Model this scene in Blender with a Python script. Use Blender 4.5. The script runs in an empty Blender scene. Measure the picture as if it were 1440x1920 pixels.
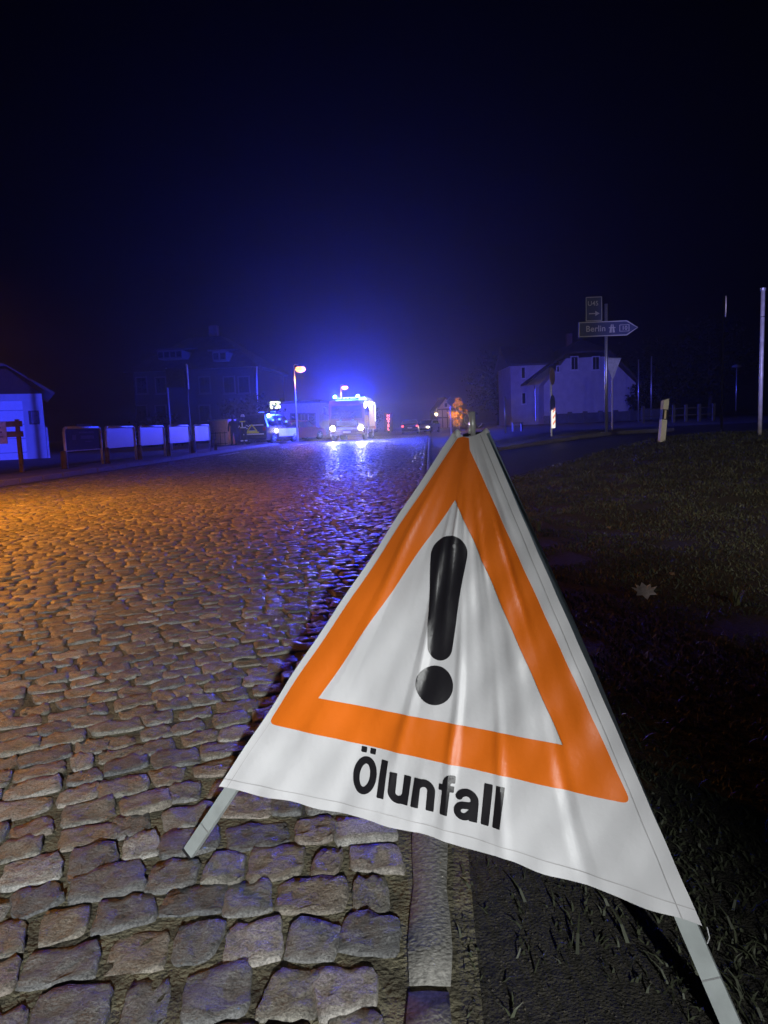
import bpy, bmesh, math, random
import numpy as np
from mathutils import Vector, Matrix
random.seed(7); rng = np.random.default_rng(7)
R = math.radians
scene = bpy.context.scene
col = scene.collection

# ------------------------------------------------------------------ camera
F_PX, CX, CY = 1331.0, 720.0, 960.0          # focal length in photo pixels (1440 x 1920)
HORIZON_Y, ROLL, CAM_H = 800.0, R(2.3), 1.0
pitch = math.atan((CY - HORIZON_Y) / F_PX)
_r = Vector((1, 0, 0)); CF = Vector((0, math.cos(pitch), -math.sin(pitch))); _u = Vector((0, math.sin(pitch), math.cos(pitch)))
CR = _r * math.cos(ROLL) - _u * math.sin(ROLL)
CU = _u * math.cos(ROLL) + _r * math.sin(ROLL)
CAM = Vector((0, 0, CAM_H))
cd = bpy.data.cameras.new('camera'); cam = bpy.data.objects.new('camera', cd); col.objects.link(cam)
cd.sensor_fit = 'VERTICAL'; cd.sensor_height = 36.0; cd.lens = 36.0 * F_PX / 1920.0
cd.clip_start = 0.05; cd.clip_end = 2000
m = Matrix((CR, CU, -CF)).transposed().to_4x4(); m.translation = CAM
cam.matrix_world = m
scene.camera = cam

# ------------------------------------------------------------------ world: night sky
wd = bpy.data.worlds.new('World'); scene.world = wd; wd.use_nodes = True
wn = wd.node_tree.nodes; sky = wn.new('ShaderNodeTexSky'); sky.sky_type = 'NISHITA'; sky.sun_disc = False
sky.sun_elevation = R(-6); sky.sun_rotation = R(200)
wn['Background'].inputs['Strength'].default_value = 0.003
wd.node_tree.links.new(sky.outputs['Color'], wn['Background'].inputs['Color'])
vs = scene.view_settings; vs.view_transform = 'Standard'; vs.look = 'None'; vs.exposure = 0; vs.gamma = 1; vs.use_curve_mapping = False
cy = scene.cycles
cy.use_denoising = True; cy.max_bounces = 5; cy.diffuse_bounces = 2; cy.glossy_bounces = 3; cy.transmission_bounces = 3
cy.volume_bounces = 0; cy.transparent_max_bounces = 8; cy.caustics_reflective = False; cy.caustics_refractive = False
cy.sample_clamp_indirect = 4.0

def light(name, kind, loc, power, color, radius=0.05, aim=None, angle=None, blend=0.3):
    ld = bpy.data.lights.new(name, kind); ld.energy = power; ld.color = color; ld.shadow_soft_size = radius
    o = bpy.data.objects.new(name, ld); col.objects.link(o); o.location = loc
    if aim is not None:
        o.rotation_euler = (Vector(aim) - Vector(loc)).to_track_quat('-Z', 'Y').to_euler()
    if kind == 'SPOT':
        ld.spot_size = R(angle); ld.spot_blend = blend
    return o

# unseen white key light behind the camera, plus added white and blue fill spots
light('unseen_white_spot', 'SPOT', (0.95, -5.5, 2.6), 3500, (0.97, 0.99, 0.98), 0.05, aim=(-0.85, 0.6, 0.0), angle=31, blend=1.0)
light('unseen_white_spot', 'SPOT', (2.6, -5.5, 2.6), 3600, (1.0, 0.92, 0.78), 0.05, aim=(6.6, 13.0, 1.1), angle=48, blend=1.0)
light('unseen_white_spot', 'SPOT', (0.3, -5.5, 1.6), 17000, (1.0, 0.93, 0.85), 0.05, aim=(-8.1, 45.0, 1.2), angle=5.6, blend=0.8)
light('unseen_blue_spot', 'SPOT', (-5.0, -9.0, 3.2), 80000, (0.035, 0.05, 1.0), 0.1, aim=(-19.5, 32.0, 2.2), angle=20, blend=0.7)
light('unseen_blue_spot', 'SPOT', (2.5, -9.0, 3.2), 22000, (0.26, 0.25, 1.0), 0.1, aim=(22.5, 75.0, 3.6), angle=13, blend=0.6)

# ------------------------------------------------------------------ pixel and ground helpers
def sst(a, b, x):
    t = np.clip((x - a) / (b - a), 0, 1); return t * t * (3 - 2 * t)
SLOPE = 0.068
def kerb_x(y): return 0.008 + SLOPE * (y - 1.3)          # left side of the flush kerb beside the verge
def zg(x, y):                                           # height of the ground
    x = np.asarray(x, float); y = np.asarray(y, float)
    z = 0.14 * sst(14, 50, y)
    z = z + 0.5 * sst(0.0, 6.0, x - kerb_x(y) - 0.2) * sst(4, 19, y)
    return z
def ray(px, py): return CR * (px - CX) + CU * (CY - py) + CF * F_PX
def at(px, py, Y):
    d = ray(px, py); return CAM + d * (Y / d.y)
def hit(px, py, lift=0.0):
    d = ray(px, py).normalized(); t = 0.5; last = t
    while t < 400:
        p = CAM + d * t
        if p.z <= float(zg(p.x, p.y)) + lift: break
        last = t; t *= 1.01
    return CAM + d * ((last + t) / 2)
def gz(x, y): return float(zg(x, y))
def ground(p, lift=0.0): return Vector((p[0], p[1], gz(p[0], p[1]) + lift))

# ------------------------------------------------------------------ materials
MATS = {}
def mat(name, c, rough=0.6, metal=0.0, var=0.25, scale=8.0, bump=0.0, bscale=60.0, spec=0.5, coat=0.0, c2=None):
    if name in MATS: return MATS[name]
    mt = bpy.data.materials.new(name); mt.use_nodes = True; nt = mt.node_tree; b = nt.nodes['Principled BSDF']
    b.inputs['Roughness'].default_value = rough; b.inputs['Metallic'].default_value = metal
    b.inputs['Specular IOR Level'].default_value = spec; b.inputs['Coat Weight'].default_value = coat
    tc = nt.nodes.new('ShaderNodeTexCoord')
    n = nt.nodes.new('ShaderNodeTexNoise'); n.inputs['Scale'].default_value = scale; n.inputs['Detail'].default_value = 6
    nt.links.new(tc.outputs['Object'], n.inputs['Vector'])
    r = nt.nodes.new('ShaderNodeValToRGB'); r.color_ramp.elements[0].position = 0.3; r.color_ramp.elements[1].position = 0.7
    lo = [x * (1 - var) for x in c]; hi = [min(1, x * (1 + var)) for x in (c2 or c)]
    r.color_ramp.elements[0].color = (*lo, 1); r.color_ramp.elements[1].color = (*hi, 1)
    nt.links.new(n.outputs['Fac'], r.inputs['Fac']); nt.links.new(r.outputs['Color'], b.inputs['Base Color'])
    if bump:
        n2 = nt.nodes.new('ShaderNodeTexNoise'); n2.inputs['Scale'].default_value = bscale; n2.inputs['Detail'].default_value = 8
        nt.links.new(tc.outputs['Object'], n2.inputs['Vector'])
        bp = nt.nodes.new('ShaderNodeBump'); bp.inputs['Strength'].default_value = bump; bp.inputs['Distance'].default_value = 0.02
        nt.links.new(n2.outputs['Fac'], bp.inputs['Height']); nt.links.new(bp.outputs['Normal'], b.inputs['Normal'])
    MATS[name] = mt; return mt
def glow(name, c, strength):
    if name in MATS: return MATS[name]
    mt = bpy.data.materials.new(name); mt.use_nodes = True; b = mt.node_tree.nodes['Principled BSDF']
    b.inputs['Base Color'].default_value = (0.05, 0.05, 0.05, 1)
    b.inputs['Emission Color'].default_value = (*c, 1); b.inputs['Emission Strength'].default_value = strength
    MATS[name] = mt; return mt

M_white = lambda: mat('white_render', (0.62, 0.62, 0.6), 0.85, var=0.08, scale=3, bump=0.15, bscale=30)
M_metal = lambda: mat('galvanised', (0.55, 0.56, 0.57), 0.38, 0.8, var=0.15, scale=20)
M_dark = lambda: mat('dark_trim', (0.015, 0.015, 0.017), 0.5, var=0.2)
M_glass = lambda: mat('dark_glass', (0.012, 0.014, 0.018), 0.06, var=0.1)
M_tyre = lambda: mat('tyre_rubber', (0.02, 0.02, 0.02), 0.8)
M_roof = lambda: mat('roof_tile', (0.05, 0.04, 0.04), 0.8, var=0.3, scale=2, bump=0.4, bscale=8)
M_wood = lambda: mat('weathered_wood', (0.16, 0.10, 0.055), 0.8, var=0.4, scale=6, bump=0.3, bscale=30)

# ------------------------------------------------------------------ mesh helpers
class MB:
    def __init__(s): s.v = []; s.f = []
    def add(s, verts, faces):
        o = len(s.v); s.v += [tuple(v) for v in verts]; s.f += [tuple(i + o for i in f) for f in faces]; return s
    def box(s, c, d, rz=0.0, bev=0.0):
        x, y, z = [k / 2 for k in d]; b = min(bev, x * .9, y * .9, z * .9)
        cs, sn = math.cos(rz), math.sin(rz); pts = []; fs = []
        if b <= 0:
            pts = [(sx * x, sy * y, sz * z) for sz in (-1, 1) for sy in (-1, 1) for sx in (-1, 1)]
            fs = [(0, 2, 3, 1), (4, 5, 7, 6), (0, 1, 5, 4), (2, 6, 7, 3), (0, 4, 6, 2), (1, 3, 7, 5)]
        else:
            ring = [(-x + b, -y), (x - b, -y), (x, -y + b), (x, y - b), (x - b, y), (-x + b, y), (-x, y - b), (-x, -y + b)]
            def ins(r, k): return [(px * (x - k) / x, py * (y - k) / y) for px, py in r]
            for zz, k in ((-z, b), (-z + b, 0), (z - b, 0), (z, b)):
                pts += [(px, py, zz) for px, py in ins(ring, k)]
            for l in range(3):
                for i in range(8): fs.append((l * 8 + i, l * 8 + (i + 1) % 8, l * 8 + 8 + (i + 1) % 8, l * 8 + 8 + i))
            fs += [tuple(range(7, -1, -1)), tuple(range(24, 32))]
        return s.add([(c[0] + px * cs - py * sn, c[1] + px * sn + py * cs, c[2] + pz) for px, py, pz in pts], fs)
    def tube(s, a, b, r, r2=None, n=10):
        a = Vector(a); b = Vector(b); r2 = r if r2 is None else r2; d = (b - a).normalized()
        u = d.orthogonal().normalized(); w = d.cross(u)
        ring = lambda p, q: [p + (u * math.cos(2 * math.pi * i / n) + w * math.sin(2 * math.pi * i / n)) * q for i in range(n)]
        return s.add(ring(a, r) + ring(b, r2), [(i, (i + 1) % n, n + (i + 1) % n, n + i) for i in range(n)] + [tuple(range(n - 1, -1, -1)), tuple(range(n, 2 * n))])
    def path(s, pts, r, n=8, closed=False):
        k = len(pts)
        for i in range(k if closed else k - 1): s.tube(pts[i], pts[(i + 1) % k], r, n=n)
        return s
    def prism(s, poly, vec):                 # polygon (3-D points) swept along vec
        n = len(poly); vec = Vector(vec); p = [Vector(q) for q in poly]
        return s.add(p + [q + vec for q in p], [tuple(range(n - 1, -1, -1)), tuple(range(n, 2 * n))] + [(i, (i + 1) % n, n + (i + 1) % n, n + i) for i in range(n)])
    def lathe(s, c, prof, n=14):             # prof: (radius, z)
        v = [(c[0] + r * math.cos(2 * math.pi * i / n), c[1] + r * math.sin(2 * math.pi * i / n), c[2] + z) for r, z in prof for i in range(n)]
        f = [(l * n + i, l * n + (i + 1) % n, (l + 1) * n + (i + 1) % n, (l + 1) * n + i) for l in range(len(prof) - 1) for i in range(n)]
        return s.add(v, f + [tuple(range(n - 1, -1, -1)), tuple(range((len(prof) - 1) * n, len(prof) * n))])
    def build(s, name, material, parent=None, smooth=False):
        me = bpy.data.meshes.new(name); me.from_pydata(s.v, [], s.f); me.materials.append(material)
        bm = bmesh.new(); bm.from_mesh(me); bmesh.ops.recalc_face_normals(bm, faces=bm.faces); bm.to_mesh(me); bm.free()
        if smooth: me.shade_smooth()
        o = bpy.data.objects.new(name, me); col.objects.link(o)
        if parent: o.parent = parent
        return o
def tag(o, label=None, cat=None, group=None, kind=None):
    for k, v in (('label', label), ('category', cat), ('group', group), ('kind', kind)):
        if v: o[k] = v
    return o
def thing(name, loc, rz, label, cat, group=None):
    o = bpy.data.objects.new(name, None); col.objects.link(o); o.location = loc; o.rotation_euler = (0, 0, rz); o.empty_display_size = 0.2
    return tag(o, label, cat, group)
def mesh_np(name, V, Fq, material, parent=None, smooth=True, attr=None):
    me = bpy.data.meshes.new(name); nv, nf = len(V), len(Fq); k = Fq.shape[1]
    me.vertices.add(nv); me.vertices.foreach_set('co', np.ascontiguousarray(V, np.float32).ravel())
    me.loops.add(nf * k); me.loops.foreach_set('vertex_index', np.ascontiguousarray(Fq, np.int32).ravel())
    me.polygons.add(nf); me.polygons.foreach_set('loop_start', np.arange(0, nf * k, k, dtype=np.int32))
    me.polygons.foreach_set('use_smooth', np.full(nf, smooth))
    me.update(calc_edges=True); me.materials.append(material)
    if attr is not None:
        a = me.attributes.new('tone', 'FLOAT', 'POINT'); a.data.foreach_set('value', np.ascontiguousarray(attr, np.float32))
    o = bpy.data.objects.new(name, me); col.objects.link(o)
    if parent: o.parent = parent
    return o
def sheet(name, X, Y, Z, material, parent=None, smooth=True):
    ny, nx = X.shape; V = np.stack([X, Y, Z], -1).reshape(-1, 3); i = np.arange(ny * nx).reshape(ny, nx)
    Fq = np.stack([i[:-1, :-1], i[:-1, 1:], i[1:, 1:], i[1:, :-1]], -1).reshape(-1, 4)
    return mesh_np(name, V, Fq, material, parent, smooth)

# ================================================================== THE SETTING
# ground to the horizon
M_ground = mat('night_ground', (0.03, 0.032, 0.022), 0.95, var=0.5, scale=0.6, bump=0.5, bscale=5)
ys = np.concatenate([np.linspace(-6, 60, 90), np.linspace(64, 420, 30)])
xs = np.concatenate([np.linspace(-260, -34, 14), np.linspace(-30, 30, 81), np.linspace(34, 260, 14)])
X, Y = np.meshgrid(xs, ys)
tag(sheet('ground', X, Y, zg(X, Y) - 0.07, M_ground), kind='structure')

# asphalt of the side road and the junction
M_asph = mat('wet_asphalt', (0.035, 0.035, 0.037), 0.5, var=0.35, scale=3, bump=0.35, bscale=120)
def edge_grid(y, x0, x1, n):
    t = np.linspace(0, 1, n)[None, :]; return x0[:, None] * (1 - t) + x1[:, None] * t, np.repeat(y[:, None], n, 1)
y = np.linspace(6, 30, 50); X, Y = edge_grid(y, kerb_x(y) + 0.12, np.full_like(y, 45.0), 40)
tag(sheet('side_road', X, Y, zg(X, Y) - 0.02, M_asph), kind='structure')

# cobbled road: bed, then stones
A = math.atan(SLOPE); D = np.array([math.sin(A), math.cos(A)]); N = np.array([math.cos(A), -math.sin(A)])
O2 = np.array([kerb_x(1.3) - 0.015, 1.3])
ROAD_W = 9.6
def left_kerb_x(y): return -8.75 + (y - 16.0) * 0.0715
M_bed = mat('sandy_joint', (0.10, 0.088, 0.06), 0.9, var=0.6, scale=14, bump=0.9, bscale=90, c2=(0.12, 0.11, 0.07))
y = np.concatenate([np.linspace(-1, 12, 40), np.linspace(12.5, 130, 90)])
lx = left_kerb_x(y)
X, Y = edge_grid(y, lx, kerb_x(y) + 0.14, 20)
road = tag(sheet('cobbled_road', X, Y, zg(X, Y) - 0.0090, M_bed), kind='structure')

def cobble_material():
    mt = bpy.data.materials.new('wet_granite_cobble'); mt.use_nodes = True; nt = mt.node_tree; L = nt.links.new; b = nt.nodes['Principled BSDF']
    geo = nt.nodes.new('ShaderNodeNewGeometry'); at_ = nt.nodes.new('ShaderNodeAttribute'); at_.attribute_name = 'tone'
    n1 = nt.nodes.new('ShaderNodeTexNoise'); n1.inputs['Scale'].default_value = 190; n1.inputs['Roughness'].default_value = 0.75; n1.inputs['Detail'].default_value = 4
    n2 = nt.nodes.new('ShaderNodeTexNoise'); n2.inputs['Scale'].default_value = 22; n2.inputs['Detail'].default_value = 6
    n3 = nt.nodes.new('ShaderNodeTexNoise'); n3.inputs['Scale'].default_value = 48; n3.inputs['Detail'].default_value = 8; n3.inputs['Roughness'].default_value = 0.68
    mp = nt.nodes.new('ShaderNodeMapping'); mp.inputs['Scale'].default_value = (0.8, 1.25, 1.0); mp.inputs['Rotation'].default_value = (0, 0, R(24))
    for n in (n1, n2): L(geo.outputs['Position'], n.inputs['Vector'])
    L(geo.outputs['Position'], mp.inputs['Vector']); L(mp.outputs['Vector'], n3.inputs['Vector'])
    rp = nt.nodes.new('ShaderNodeValToRGB'); cr = rp.color_ramp; cr.elements[0].color = (0.09, 0.094, 0.10, 1); cr.elements[1].color = (0.30, 0.295, 0.28, 1)
    for p, c in ((0.3, (0.165, 0.163, 0.158, 1)), (0.55, (0.175, 0.165, 0.14, 1)), (0.75, (0.185, 0.155, 0.13, 1))): e = cr.elements.new(p); e.color = c
    L(at_.outputs['Fac'], rp.inputs['Fac'])
    sp = nt.nodes.new('ShaderNodeMapRange'); sp.inputs['From Min'].default_value = 0.3; sp.inputs['From Max'].default_value = 0.7; sp.inputs['To Min'].default_value = 0.25; sp.inputs['To Max'].default_value = 1.9
    L(n1.outputs['Fac'], sp.inputs['Value'])
    st = nt.nodes.new('ShaderNodeMapRange'); st.inputs['From Min'].default_value = 0.3; st.inputs['From Max'].default_value = 0.7; st.inputs['To Min'].default_value = 0.7; st.inputs['To Max'].default_value = 1.3
    L(n2.outputs['Fac'], st.inputs['Value'])
    ml = nt.nodes.new('ShaderNodeMath'); ml.operation = 'MULTIPLY'; L(sp.outputs['Result'], ml.inputs[0]); L(st.outputs['Result'], ml.inputs[1])
    mx = nt.nodes.new('ShaderNodeVectorMath'); mx.operation = 'SCALE'; L(rp.outputs['Color'], mx.inputs[0]); L(ml.outputs['Value'], mx.inputs['Scale'])
    L(mx.outputs['Vector'], b.inputs['Base Color'])
    rr = nt.nodes.new('ShaderNodeMapRange'); rr.inputs['From Min'].default_value = 0.3; rr.inputs['From Max'].default_value = 0.7; rr.inputs['To Min'].default_value = 0.31; rr.inputs['To Max'].default_value = 0.62
    L(n2.outputs['Fac'], rr.inputs['Value']); L(rr.outputs['Result'], b.inputs['Roughness'])
    bp = nt.nodes.new('ShaderNodeBump'); bp.inputs['Strength'].default_value = 0.8; bp.inputs['Distance'].default_value = 0.012
    b.inputs['Coat Weight'].default_value = 0.0
    L(n3.outputs['Fac'], bp.inputs['Height'])
    b2 = nt.nodes.new('ShaderNodeBump'); b2.inputs['Strength'].default_value = 0.55; b2.inputs['Distance'].default_value = 0.004
    L(n1.outputs['Fac'], b2.inputs['Height']); L(bp.outputs['Normal'], b2.inputs['Normal']); L(b2.outputs['Normal'], b.inputs['Normal'])
    return mt
M_cob = cobble_material()

def phi(s): return R(3) + R(26) * sst(0.15, 1.0, s) - R(9) * sst(3.5, 8.0, s)
S = np.linspace(0, 12, 2401); G = -np.concatenate([[0], np.cumsum(np.tan(phi((S[1:] + S[:-1]) / 2)) * (S[1] - S[0]))])
P = 0.128
cents = []
for k in range(-3, 580):
    s = rng.uniform(0.0, 0.02)
    while s < 11:
        w = rng.uniform(0.105, 0.168) if rng.random() > 0.12 else rng.uniform(0.08, 0.11)
        c = s + w * math.cos(float(phi(s))) / 2
        cents.append((c, k * P + np.interp(c, S, G), w)); s += w * math.cos(float(phi(s)))
C0 = np.array(cents); sC, lC, wC = C0.T
xy = O2[None] - sC[:, None] * N[None] + lC[:, None] * D[None]
ok = (xy[:, 1] > 0.45) & (xy[:, 1] < 66) & (xy[:, 0] > left_kerb_x(xy[:, 1]) + 0.42) & (xy[:, 0] > -0.62 * xy[:, 1] - 1.4)
sC, lC, wC, xy = sC[ok], lC[ok], wC[ok], xy[ok]
ang = phi(sC)
T = -N[None] * np.cos(ang)[:, None] - D[None] * np.sin(ang)[:, None]; T = -T      # along the course, to the right
Q = np.stack([-T[:, 1], T[:, 0]], 1)                                             # across, away
nS = len(sC)
hw = wC / 2 - rng.uniform(0.001, 0.006, nS); hh = P * np.cos(ang) / 2 - rng.uniform(0.000, 0.008, nS)
xy = xy + rng.normal(0, 0.006, (nS, 2))
rot = rng.normal(0, 0.06, nS); cr_, sr_ = np.cos(rot)[:, None], np.sin(rot)[:, None]
T, Q = T * cr_ + Q * sr_, Q * cr_ - T * sr_
jit = rng.normal(0, 0.008, (nS, 4, 2)); tilt = rng.normal(0, 0.028, (nS, 2)); hgt = rng.normal(0.0, 0.002, nS)
tone = np.clip(rng.beta(1.0, 1.1, nS), 0, 1); dome = rng.uniform(0.004, 0.0075, nS); sq = rng.uniform(4.0, 9.0, nS)
ph = rng.uniform(0, 6.28, (nS, 6)); fq = rng.uniform(1.5, 5.5, (nS, 6))
def stones(idx, t, world=True, rough=1.0):
    a, b = np.meshgrid(t, t); a = a.ravel()[None]; b = b.ravel()[None]
    i = idx; n = sq[i][:, None]
    rad = np.maximum(np.abs(a), np.abs(b)); nrm = (np.abs(a) ** n + np.abs(b) ** n) ** (1 / n)
    k = np.where(nrm > 0, rad / np.maximum(nrm, 1e-6), 1); a2, b2 = a * k, b * k          # rounded rectangle
    w00, w10, w11, w01 = (1 - a) * (1 - b) / 4, (1 + a) * (1 - b) / 4, (1 + a) * (1 + b) / 4, (1 - a) * (1 + b) / 4
    ju = w00 * jit[i, 0, 0, None] + w10 * jit[i, 1, 0, None] + w11 * jit[i, 2, 0, None] + w01 * jit[i, 3, 0, None]
    jv = w00 * jit[i, 0, 1, None] + w10 * jit[i, 1, 1, None] + w11 * jit[i, 2, 1, None] + w01 * jit[i, 3, 1, None]
    wob = 0.035 * rough * (np.sin(a * fq[i, 0, None] * 1.7 + b * fq[i, 1, None] * 1.7 + ph[i, 0, None]))
    u = hw[i, None] * a2 * (1 + wob) + ju; v = hh[i, None] * b2 * (1 - wob) + jv
    prof = np.interp(rad, [0, 0.6, 0.935, 0.985, 1.0], [1, 0.98, 0.88, 0.2, -2.4])
    z = dome[i, None] * prof + tilt[i, 0, None] * u + tilt[i, 1, None] * v + hgt[i, None] - 0.006
    z = z + 0.0032 * rough * (np.sin(a * fq[i, 2, None] + b * fq[i, 3, None] + ph[i, 1, None]) + np.sin(a * fq[i, 4, None] * 1.6 - b * fq[i, 5, None] * 1.6 + ph[i, 2, None])) * (rad < 0.97)
    x = xy[i, 0, None] + T[i, 0, None] * u + Q[i, 0, None] * v; y = xy[i, 1, None] + T[i, 1, None] * u + Q[i, 1, None] * v
    z = z + zg(x, y)
    m = len(t); g = np.arange(m * m).reshape(m, m)
    f = np.stack([g[:-1, :-1], g[:-1, 1:], g[1:, 1:], g[1:, :-1]], -1).reshape(-1, 4)
    return np.stack([x, y, z], -1), f
def joined(idx, t, name):
    V, f = stones(idx, t); n = V.shape[1]
    Fq = (f[None] + (np.arange(len(idx)) * n)[:, None, None]).reshape(-1, 4)
    return mesh_np(name, V.reshape(-1, 3), Fq, M_cob, None, True, np.repeat(tone[idx], n))
# the 300 that show largest in the photo
rel = np.concatenate([xy, zg(xy[:, 0], xy[:, 1])[:, None]], 1) - np.array(CAM)
dep = rel @ np.array(CF); U_ = CX + F_PX * (rel @ np.array(CR)) / dep; V_ = CY - F_PX * (rel @ np.array(CU)) / dep
def left_of_sign(u, v): return u < np.where(v > 1600, 900, np.where(v > 1475, 470 + (v - 1475) * 2.4, 870 - (v - 820) * 0.69))
vis = (U_ > -60) & (U_ < 1000) & (V_ < 1990) & left_of_sign(U_, V_)
area = np.where(vis, hw * hh / dep ** 3, 0); order = np.argsort(-area); near = order[:300]; rest = order[300:]
tn = np.array([-1, -.985, -.935, -.6, -.2, .2, .6, .935, .985, 1.0])
Vn, fn = stones(near, tn)
for i in range(300):
    c = Vn[i].mean(0)
    o = mesh_np('cobblestone', Vn[i] - c, fn, M_cob, road, True, np.full(Vn.shape[1], tone[near[i]])); o.location = c
yr = xy[rest, 1]
stuff = [joined(rest[yr < 14], np.array([-1, -.965, -.5, .5, .965, 1.0]), 'cobblestones'), ]
V1, f1 = stones(rest[yr >= 14], np.array([-1, -.88, .88, 1.0])); n1 = V1.shape[1]
base = stuff[0].data
stuff.append(mesh_np('cobblestones', V1.reshape(-1, 3), (f1[None] + (np.arange(len(V1)) * n1)[:, None, None]).reshape(-1, 4), M_cob, None, True, np.repeat(tone[rest[yr >= 14]], n1)))
bm = bmesh.new()
for s_ in stuff: bm.from_mesh(s_.data)
me = bpy.data.meshes.new('cobblestones'); bm.to_mesh(me); bm.free(); me.materials.append(M_cob)
for s_ in stuff: bpy.data.objects.remove(s_)
o = bpy.data.objects.new('cobblestones', me); col.objects.link(o); o.parent = road; o['kind'] = 'stuff'

# flush kerb between road and verge, running on across the junction
kerb = bpy.data.objects.new('verge_kerb', None); col.objects.link(kerb); kerb['kind'] = 'structure'
M_kerb = mat('kerb_granite', (0.20, 0.195, 0.18), 0.75, var=0.45, scale=90, bump=0.4, bscale=120)
yk = 0.35
first = True
while yk < 47:
    ln = random.uniform(0.7, 1.05); a = Vector((kerb_x(yk + ln / 2) + 0.05, yk + ln / 2)); j = random.uniform(-.004, .004)
    nx, ny = 5, 13; V = []; zc = gz(a.x, a.y)
    for q in range(ny):
        for p in range(nx):
            tx = (-1, -.92, 0, .92, 1)[p]; ty = (-1 if q == 0 else 1 if q == ny - 1 else 0.985 * (-1 + 2 * (q - 1) / (ny - 3)))
            edge = abs(tx) == 1 or q in (0, ny - 1)
            lxx = tx * 0.043 * (1 + 0.10 * math.sin(ty * 9 + yk * 7)) + j; lyy = ty * (ln / 2 - 0.004)
            zz = -0.04 if edge else 0.001 - 0.003 * abs(tx) + random.gauss(0, .0009)
            wx, wy = a.x + lxx * math.cos(A) + lyy * math.sin(A), a.y - lxx * math.sin(A) + lyy * math.cos(A)
            V.append((wx - a.x, wy - a.y, gz(wx, wy) + zz - zc))
    g = np.arange(nx * ny).reshape(ny, nx); f = np.stack([g[:-1, :-1], g[:-1, 1:], g[1:, 1:], g[1:, :-1]], -1).reshape(-1, 4)
    o = mesh_np('kerb_stone', np.array(V), f, M_kerb, kerb, True); o.location = (a.x, a.y, zc); yk += ln

# pavement on the far side, with its kerb stones
M_pave = mat('pavement_sand', (0.20, 0.18, 0.16), 0.8, var=0.25, scale=4, bump=0.4, bscale=40)
y = np.linspace(8, 120, 90); lx = left_kerb_x(y)
X, Y = edge_grid(y, lx - 2.1, lx - 0.14, 8)
pave = tag(sheet('pavement', X, Y, zg(X, Y) + 0.10, M_pave), kind='structure')
X, Y = edge_grid(y, lx - 60, lx - 2.05, 14)
yard = tag(sheet('yard_ground', X, Y, zg(X, Y) + 0.085, mat('yard_gravel', (0.06, 0.055, 0.05), 0.9, var=0.4, scale=3, bump=0.6, bscale=20)), kind='structure')
kb = bpy.data.objects.new('pavement_kerb', None); col.objects.link(kb); kb['kind'] = 'structure'
km = MB().box((0, 0, 0), (0.15, 0.97, 0.24), -math.atan(0.0715), 0.015).build('kerb_stone', mat('kerb_concrete', (0.22, 0.21, 0.2), 0.75, var=0.2, scale=30, bump=0.4), kb)
yy = 8.5; first = True
while yy < 75:
    o = km if first else km.copy()
    if not first: col.objects.link(o)
    first = False; o.location = (left_kerb_x(yy) - 0.07, yy, gz(left_kerb_x(yy), yy) + random.uniform(-.004, .004)); yy += 1.0
X, Y = edge_grid(np.linspace(8, 70, 50), left_kerb_x(np.linspace(8, 70, 50)) + 0.02, left_kerb_x(np.linspace(8, 70, 50)) + 0.40, 4)
tag(sheet('gutter', X, Y, zg(X, Y) - 0.008, mat('gutter_concrete', (0.09, 0.08, 0.075), 0.6, var=0.3, scale=6, bump=0.4)), kind='structure')

# grass verge on the right
def verge_x(y): return np.interp(y, [-3, 8, 10.5, 12.6, 14.2, 15.4, 17, 18.6, 21], [kerb_x(-3) + .11, kerb_x(8) + .11, 1.15, 2.25, 3.5, 4.8, 8, 14, 32])
def hill(x, y):
    d = x - verge_x(y)
    return 0.02 + 0.05 * sst(0.1, 1.2, d) * sst(2, 9, y) + 0.012 * (np.sin(x * 3.1 + y * 1.7) + np.sin(x * 1.3 - y * 2.9 + 1)) + 0.03 * np.sin(x * 0.9 + 2) * sst(9, 13, y)
def verge_z(x, y): return zg(x, y) + hill(np.asarray(x, float), np.asarray(y, float)) * sst(0, 0.25, np.asarray(x) - verge_x(y)) - 0.01
y = np.concatenate([np.linspace(-1.5, 8, 70), np.linspace(8.15, 20.8, 80)])
t = np.linspace(0, 1, 90) ** 2.2
vx = verge_x(y); X = vx[:, None] + (34 - vx[:, None]) * t[None]; Y = np.repeat(y[:, None], 90, 1)
M_soil = mat('verge_soil', (0.030, 0.027, 0.020), 0.95, var=0.7, scale=45, bump=0.7, bscale=160)
verge = tag(sheet('grass_verge', X, Y, verge_z(X, Y), M_soil), kind='structure')
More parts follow.
